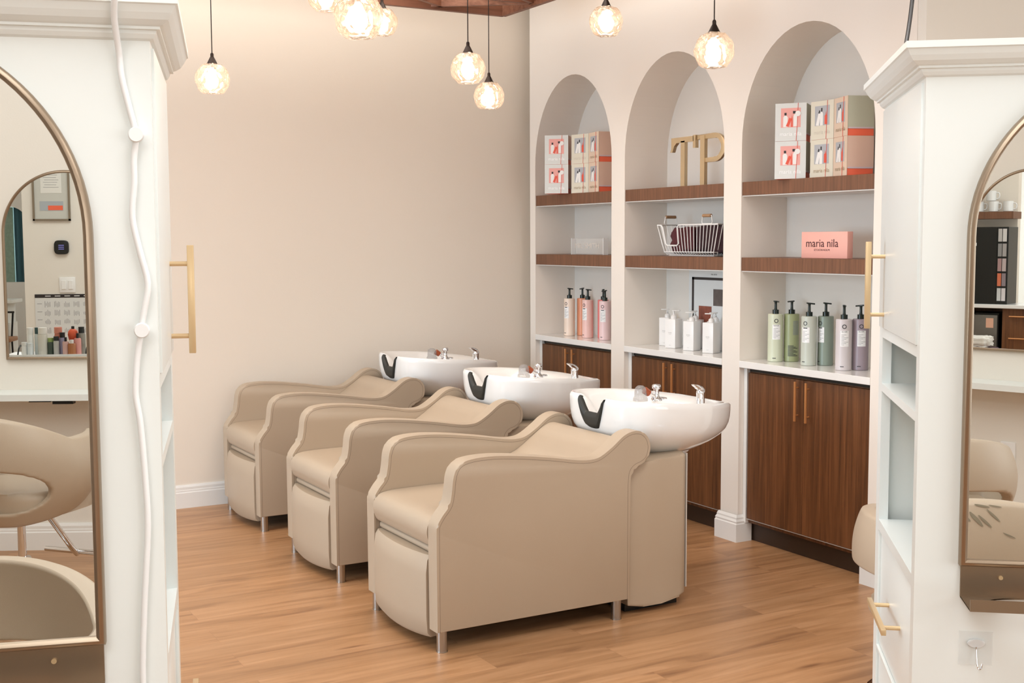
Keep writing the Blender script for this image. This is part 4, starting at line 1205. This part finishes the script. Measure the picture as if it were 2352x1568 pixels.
for (a0, a1, z0) in [(-.13, -.03, .004), (-.02, .075, -.006)]:
    vs = [bm.verts.new(TW*a+NW*b+Vector((0, 0, z))) for a in (a0, a1) for b in (-.02, .02) for z in (z0, .0125)]
    for f in [(0, 1, 3, 2), (4, 6, 7, 5), (0, 4, 5, 1), (2, 3, 7, 6), (0, 2, 6, 4), (1, 5, 7, 3)]: bm.faces.new([vs[i] for i in f])
link('strip_body', bm, BLACK, ps_)

# wall with certificate, thermostat, switch and price chart (double reflection in the left mirror)
bm = BM(); box(bm, (-2.50, 1.27, 0), (-1.70, 1.37, ZC)); struct('wall_partition', bm, WALLG)
YW = 1.2695
cf = thing('framed_certificate', 'framed certificate on the wall, reflected in the left mirror', 'picture frame', (-2.285, YW, 1.88))
bm = BM(); w, h = .135, .225
for a, b in [((-w, -h), (w, -h+.014)), ((-w, h-.014), (w, h)), ((-w, -h), (-w+.014, h)), ((w-.014, -h), (w, h))]: box(bm, (a[0], -.018, a[1]), (b[0], -.0005, b[1]))
link('frame', bm, mat('champagne_frame', '8d8170', .35, .5), cf)
bx('mat_board', (-w+.013, -.006, -h+.013), (w-.013, -.001, h-.013), mat('mat_board_grey', 'c9c8c0', .5), cf)
bm = BM(); box(bm, (-.075, -.0075, -.02), (.075, -.006, .195)); link('document', bm, mat('paper_white', 'e3e1da', .5), cf)
bm = BM(); box(bm, (-.085, -.0075, -.150), (.085, -.006, -.080)); link('card', bm, mat('card_grey_blue', 'aab0b4', .5), cf)
bm = BM(); box(bm, (-.025, -.0082, -.146), (.081, -.0070, -.112)); link('card_band', bm, CORAL, cf)
bm = BM(); tube(bm, [(0, -.006, .165), (0, -.0085, .165)], .014, 20)
for k in range(7): box(bm, (-.055+.008*(k % 2), -.0082, .13-k*.018), (.055-.008*(k % 3), -.0070, .133-k*.018))
link('printed_lines', bm, INKL, cf)
th = thing('thermostat', 'black rounded thermostat on the wall, reflected in the left mirror', 'thermostat', (-2.222, YW, 1.458))
bm = BM(); sq = []
for k in range(40):
    a = 2*math.pi*k/40; c, s = math.cos(a), math.sin(a); sq.append((.052*abs(c)**.5*(1 if c > 0 else -1), .052*abs(s)**.5*(1 if s > 0 else -1)))
prism(bm, sq, -.024, -.0005, lambda u, v, h: (u, h, v), .004, 2); link('body', bm, BLACK, th, 50)
bm = BM()
for k in range(3): box(bm, (-.02, -.0246, .012-k*.014), (.02, -.024, .018-k*.014))
link('screen_text', bm, mat('screen_violet', '6a6aa0', .4, emit='6a6ac0', es=.6), th)
sw = thing('light_switch', 'white double rocker light switch, reflected in the left mirror', 'light switch', (-2.191, YW, 1.177))
bx('plate', (-.058, -.008, -.058), (.058, -.0005, .058), WHITEPL, sw, .003, 2)
bx('rocker', (-.042, -.013, -.033), (-.008, -.007, .033), WHITEPL, sw, .002, 1); bx('rocker', (.008, -.013, -.033), (.042, -.007, .033), WHITEPL, sw, .002, 1)
pc = thing('price_chart', 'white service chart with a black header bar, reflected in the left mirror', 'chart', (-2.225, YW, .94))
bx('sheet', (-.205, -.003, -.17), (.205, -.0005, .165), mat('chart_white', 'dfe0de', .5), pc)
bx('header_bar', (-.205, -.0045, .142), (.205, -.003, .168), BLKP, pc)
bm = BM(); rnd = random.Random(2)
for c in range(5):
    for r in range(4):
        for l in range(5):
            x = -.135+c*.07+l*.009; z = .10-r*.066
            box(bm, (x, -.0036, z-.018-.014*rnd.random()), (x+.003, -.003, z+.018*rnd.random()))
for r in range(3): box(bm, (-.19, -.0036, .095-r*.06), (-.155, -.003, .099-r*.06))
link('printed_columns', bm, INKL, pc)
bm = BM()
for c in range(5): box(bm, (-.13+c*.07, -.0052, .152), (-.09+c*.07, -.0045, .157))
link('header_text', bm, TXTW, pc)
# red hanging ribbon beside the chart wall
bm = BM(); tube(bm, smoothpoly([(-1.93, 1.255, 1.66), (-1.92, 1.25, 1.55), (-1.905, 1.25, 1.40), (-1.90, 1.25, 1.25), (-1.895, 1.255, 1.12)], 4, closed=False), [.014]*5+[.012]*6+[.007]*6, 8)
tag(link('hanging_strap', bm, mat('crimson_strap', '9a3040', .6), None, True), 'crimson strap hanging at the right edge of the reflected wall', 'strap')
# opening with glowing pane standing in for an arched mirror's window reflection; white desk
bm = BM(); YN = 2.87
o_ = [(-3.4, 0), (-3.4, ZC), (-2.45, ZC), (-2.45, 0)]
wa0, wa1, wb = -3.20, -2.88, 1.15
r = (wa1-wa0)/2
arch = [(wa0, wb), (wa1, wb)]+[(wa0+r+r*math.cos(math.pi*k/20), 1.62+r*1.15*math.sin(math.pi*k/20)) for k in range(21)]
ov = [bm.verts.new((x, YN, z)) for x, z in o_]; iv = [bm.verts.new((x, YN, z)) for x, z in arch]
ed = [bm.edges.new((ov[k], ov[(k+1) % 4])) for k in range(4)]+[bm.edges.new((iv[k], iv[(k+1) % len(iv)])) for k in range(len(iv))]
bmesh.ops.triangle_fill(bm, use_beauty=True, use_dissolve=False, edges=ed)
grid(bm, [[(x, YN, z) for x, z in arch], [(x, YN+.08, z) for x, z in arch]], closed=True)
struct('wall_nook', bm, TRIM)
bx_ = bx('mirrored_window_pane', (-3.3, YN+.08, 1.1), (-2.8, YN+.085, 1.85), mat('mirrored_daylight_glow', 'dff0f0', .5, emit='cfe9f0', es=1.0)); bx_['kind'] = 'structure'  # glowing pane added for the window seen in that mirror
bm = BM(); rows = []
for z in (1.15, 1.4, 1.6, 1.82): rows.append([(-3.02+.008*k, YN+.045+.010*math.sin(k*1.3), z) for k in range(18)])
grid(bm, rows); tag(link('curtain', bm, mat('teal_curtain', '3f6672', .8), None, True), 'dark teal curtain in the arched opening standing in for a mirror', 'curtain')
bm = BM(); box(bm, (-3.14, YN+.05, 1.15), (-3.03, YN+.07, 1.80)); tag(link('brick_pier', bm, mat('pale_green_brick', '8fa596', .8, var=.25, vscale=40)), 'pale brick strip beside the teal curtain in the opening standing in for a mirror', 'brick pier')
dk = thing('desk', 'white desk with a wooden seat rail under the arched opening standing in for a mirror', 'desk', (-2.95, 2.25, 0))
bx('desk_top', (-.4, -.15, 1.00), (.12, .15, 1.03), TOWER, dk, .003, 1); bx('desk_body', (-.4, -.12, .84), (.06, .15, .999), TOWER, dk)
for x in (-.38, .04): bx('leg', (x, -.1, 0), (x+.04, .12, .84), TOWER, dk)
st = thing('stool', 'stool with tan wooden seat and dark metal legs under the reflected desk', 'stool', (-2.93, 2.02, 0))
bx('seat', (-.2, -.12, .70), (.13, .10, .735), mat('tan_wood_seat', 'a87a58', .5), st, .006, 2)
for x in (-.15, .09):
    for y in (-.08, .07):
        bm = BM(); tube(bm, [(x*1.2, y*1.2, 0), (x, y, .70)], .008, 8); link('leg', bm, BLACK, st)
bm = BM(); tube(bm, [(.09, .07, .735), (.10, .09, .93)], .008, 8); tube(bm, [(-.15, .07, .735), (-.16, .09, .93)], .008, 8); tube(bm, [(-.17, .09, .93), (.11, .09, .93)], .008, 8); link('stool_back', bm, BLACK, st)

# trolley with a tray of products (double reflection in the left mirror)
ty = thing('salon_trolley', 'white trolley carrying a tray, reflected in the left mirror', 'trolley', (-1.77, -.86, 0))
bx('top', (-.28, -.13, .815), (.28, .13, .835), WHITEPL, ty, .004, 2); bx('lower_tray', (-.26, -.11, .30), (.26, .11, .32), WHITEPL, ty, .004, 2)
for x in (-.25, .25):
    for y in (-.10, .10):
        bm = BM(); tube(bm, [(x, y, .02), (x, y, .816)], .008, 10); lathe(bm, [(0, 0), (.018, .003), (.018, .03), (0, .035)], (x, y, 0), 12); link('leg', bm, STEEL, ty, 40)
tr = thing('serving_tray', 'white tray with two black loop handles, reflected along the bottom of the left mirror', 'tray', (-1.77, -.86, .8355))
bm = BM(); 
rows = []
for sc, z in [(.0, .002), (.86, .002), (1.0, .020), (1.01, .020), (.87, .0), (.0, .0)]:
    rows.append([(.24*sc*cx_, .10*sc*cy_, z) for cx_, cy_ in [(-1, -.9), (-.9, -1), (.9, -1), (1, -.9), (1, .9), (.9, 1), (-.9, 1), (-1, .9)]])
grid(bm, rows, closed=True); bmesh.ops.remove_doubles(bm, verts=bm.verts, dist=.0001)
link('tray_body', bm, WHITEPL, tr)
for x in (-.19, .19):
    bm = BM(); tube(bm, smoothpoly([(x, -.045, .012), (x+.004, -.035, .050), (x+.006, 0, .066), (x+.004, .035, .050), (x, .045, .012)], 4, closed=False), .0045, 8); link('tray_handle', bm, BLACK, tr, 40)
gb = 'small salon products on the reflected tray'
def tube_bottle(x, y, r, h, col, cap, lb, capr=.6, kind='bottle'):
    t = thing('product_bottle', lb, 'bottle', (-1.77+x, -.86+y, .838), 0, gb)
    bm = BM(); lathe(bm, [(0, 0), (r, 0), (r, h*.72), (r*.85, h*.78), (0, h*.78)], (0, 0, 0), 18); link('body', bm, mat('prod_'+col, col, .35), t, 40)
    bm = BM(); lathe(bm, [(0, h*.78), (r*capr, h*.78), (r*capr, h), (0, h)], (0, 0, 0), 18); link('cap', bm, mat('prodcap_'+cap, cap, .35), t, 40)
for a in [(-.13, .0, .018, .165, 'eef0ee', 'eef0ee', 'tall white tube, leftmost on the reflected tray', 1.0), (-.095, .02, .016, .165, 'dfe6e4', '3a5a5c', 'tall pale tube with a dark teal edge on the reflected tray', .9),
          (-.06, .0, .028, .165, 'd9d6cc', 'eceae4', 'wide pale grey tube in the left middle of the reflected tray', .9), (-.15, -.05, .016, .085, 'e6e8e6', 'e6e8e6', 'short white jar at the tray front left', 1.0), (-.118, -.055, .014, .08, 'dfe7ea', 'dfe7ea', 'short pale blue-white jar beside it on the tray', 1.0),
          (-.015, .0, .020, .105, '3d4a40', '9ab06a', 'dark bottle with a lime green cap on the reflected tray', .8), (.02, .03, .022, .165, 'cf7c66', 'd98b76', 'coral tube standing at the back of the reflected tray', 1.0),
          (.02, -.02, .016, .115, 'b8b8b4', '1c2222', 'small grey bottle with a black cap on the reflected tray', .9), (.048, .01, .020, .135, '9a94ac', '151515', 'lilac bottle with a black cap on the reflected tray', .7),
          (.075, -.03, .018, .11, 'cfa8a0', '181212', 'dusty pink bottle with a black dropper on the reflected tray', .4), (.11, -.035, .022, .095, 'a5663a', 'e4e2e0', 'amber round bottle with a clear cap at the tray front', .5),
          (.135, .0, .020, .13, 'dd9a92', '161616', 'pink bottle with a small black cap, right of the amber one', .35), (.15, .035, .022, .165, '8f8a80', '14181a', 'grey-brown bottle with a black cap, rightmost on the reflected tray', .75)]:
    tube_bottle(*a[:7], capr=a[7])
ob = thing('product_bottle', 'round orange bottle with a black knob at the back of the reflected tray', 'bottle', (-1.77+.1, -.86+.045, .838), 0, gb)
bm = BM(); lathe(bm, [(0, 0), (.020, 0), (.020, .08), (.026, .10), (.030, .12), (.026, .14), (.014, .152), (0, .153)], (0, 0, 0), 20); link('body', bm, mat('orange_round', 'e0603c', .4), ob, 40)
bm = BM(); lathe(bm, [(0, .15), (.009, .152), (.009, .168), (0, .170)], (0, 0, 0), 14); link('cap', bm, BLACK, ob, 40)

# kitchenette seen in the right mirror (double reflection)
kt = thing('kitchen_counter', 'brown kitchen counter with white top, reflected in the right mirror', 'counter', (-1.35, 1.98, 0))
bx('worktop', (-.35, -.24, .925), (.50, .16, .955), QUARTZ, kt, .003, 1)
bx('cabinet_body', (-.33, -.19, .0), (-.30, .15, .925), WALNUT, kt); bx('cabinet_body', (.16, -.19, 0), (.48, .15, .925), WALNUT, kt); bx('cabinet_back', (-.30, .12, 0), (.16, .15, .925), WALNUT, kt)
for z in (.86, .68):
    bm = BM(); tube(bm, [(.22, -.215, z), (.42, -.215, z)], .006, 8); tube(bm, [(.25, -.215, z), (.25, -.19, z)], .004, 6); tube(bm, [(.39, -.215, z), (.39, -.19, z)], .004, 6); link('handle', bm, COPPER, kt, 40)
fr = thing('mini_fridge', 'small steel-front fridge under the reflected kitchen counter', 'fridge', (-1.42, 1.94, 0))
bx('body', (-.20, -.10, .38), (.19, .14, .88), BLACK, fr, .004, 1); bx('door', (-.14, -.15, .38), (.19, -.11, .865), mat('fridge_steel', '75706a', .35, .7), fr, .004, 2)
bx('feet_box', (-.2, -.08, 0), (.19, .12, .379), DARKW, fr)
bx('price_tag', (.10, -.152, .76), (.16, -.150, .84), mat('tag_orange_white', 'e8b49a', .5), fr)
bm = BM(); tube(bm, [(-.12, -.17, .66), (-.12, -.17, .78)], .007, 8); link('handle', bm, STEEL, fr)
cb = thing('display_cabinet', 'large black display cabinet with colour swatches, reflected in the right mirror', 'cabinet', (-1.38, 1.93, .9555))
bx('cabinet_body', (-.20, -.10, 0), (.21, .15, .635), BLACK, cb, .002, 1)
bx('front_glass', (-.20, -.105, 0), (.12, -.101, .635), mat('black_glass', '0c0e0d', .06), cb)
rnd = random.Random(9)
cols = ['b9b4b0', 'cfcac6', '8b8886', 'a39d9a', 'a68583', 'b8a7a5', 'd0704e', '8b7c80', 'c6c4c2', 'd4cccc']
for i in range(10):
    bx('swatch_pack', (.130+.036*(i % 2), -.108, .515-.122*(i//2)), (.160+.036*(i % 2), -.1005, .620-.122*(i//2)), mat('swatch_'+cols[i], cols[i], .4), cb)
bm = BM()
for k in range(6): box(bm, (-.17+.022*k, -.1065, .43+.010*k), (-.155+.022*k, -.1055, .445+.012*k))
link('white_print', bm, TXTW, cb)
wl = thing('wall_shelf', 'brown floating shelf holding white mugs, reflected in the right mirror', 'shelf', (-1.37, 2.02, 1.688))
bx('shelf_board', (-.30, -.10, -.030), (.205, .12, .030), WALNUTH, wl, .001, 1)
mg = None
MW = mat('mug_white', 'e4e2df', .2)
for i, (x, z, ang, lb) in enumerate([(-.22, 0, 0, 'white mug, left of the lower row on the reflected shelf'), (-.10, 0, .1, 'white mug, second of the lower row on the reflected shelf'), (.02, 0, -.1, 'white mug, third of the lower row on the reflected shelf'), (.14, 0, 0, 'white mug, rightmost of the lower row on the reflected shelf'), (-.13, .089, .1, 'white mug, left of the upper row on the reflected shelf'), (.0, .089, 0, 'white mug, right of the upper row on the reflected shelf')]):
    if mg is None:
        t = thing('mug', lb, 'mug', (0, 0, 0), 0, 'white mugs on the reflected shelf')
        bm = BM(); lathe(bm, [(0, 0), (.036, 0), (.040, .004), (.040, .086), (.036, .086), (.036, .006), (0, .006)], (0, 0, 0), 24); link('mug_body', bm, MW, t, 40)
        bm = BM(); tube(bm, smoothpoly([(.038, 0, .068), (.060, 0, .066), (.066, 0, .045), (.058, 0, .022), (.038, 0, .018)], 4, closed=False), .005, 8); link('mug_handle', bm, MW, t, True)
        mg = t
    else: t = dup(mg, (0, 0, 0), ang, lb)
    t.location = (-1.37+x, 2.0, 1.719+z); t.rotation_euler.z = ang
bm = BM(); box(bm, (-2.2, 2.16, 0), (-1.20, 2.24, ZC)); struct('wall_kitchen', bm, WALL)
tc2 = thing('stool', 'dark stool under a crumpled white towel, reflected in the right mirror', 'stool', (-1.235, 1.30, 0))
bx('seat', (-.14, -.12, .60), (.14, .12, .635), mat('plum_seat', '5a3f4c', .7), tc2, .008, 2)
for x in (-.11, .11):
    for y in (-.09, .09):
        bm = BM(); tube(bm, [(x, y, 0), (x, y, .602)], .010, 8); link('leg', bm, STEEL, tc2)
lumpy('crumpled_towel', (-1.235, 1.30, .636), (.22, .18, .085), mat('white_towel', 'ded8cf', .95, bump=.6, bscale=400), 'white crumpled towel at the bottom left of the right mirror', 'towel', None, 3, .014, 40)
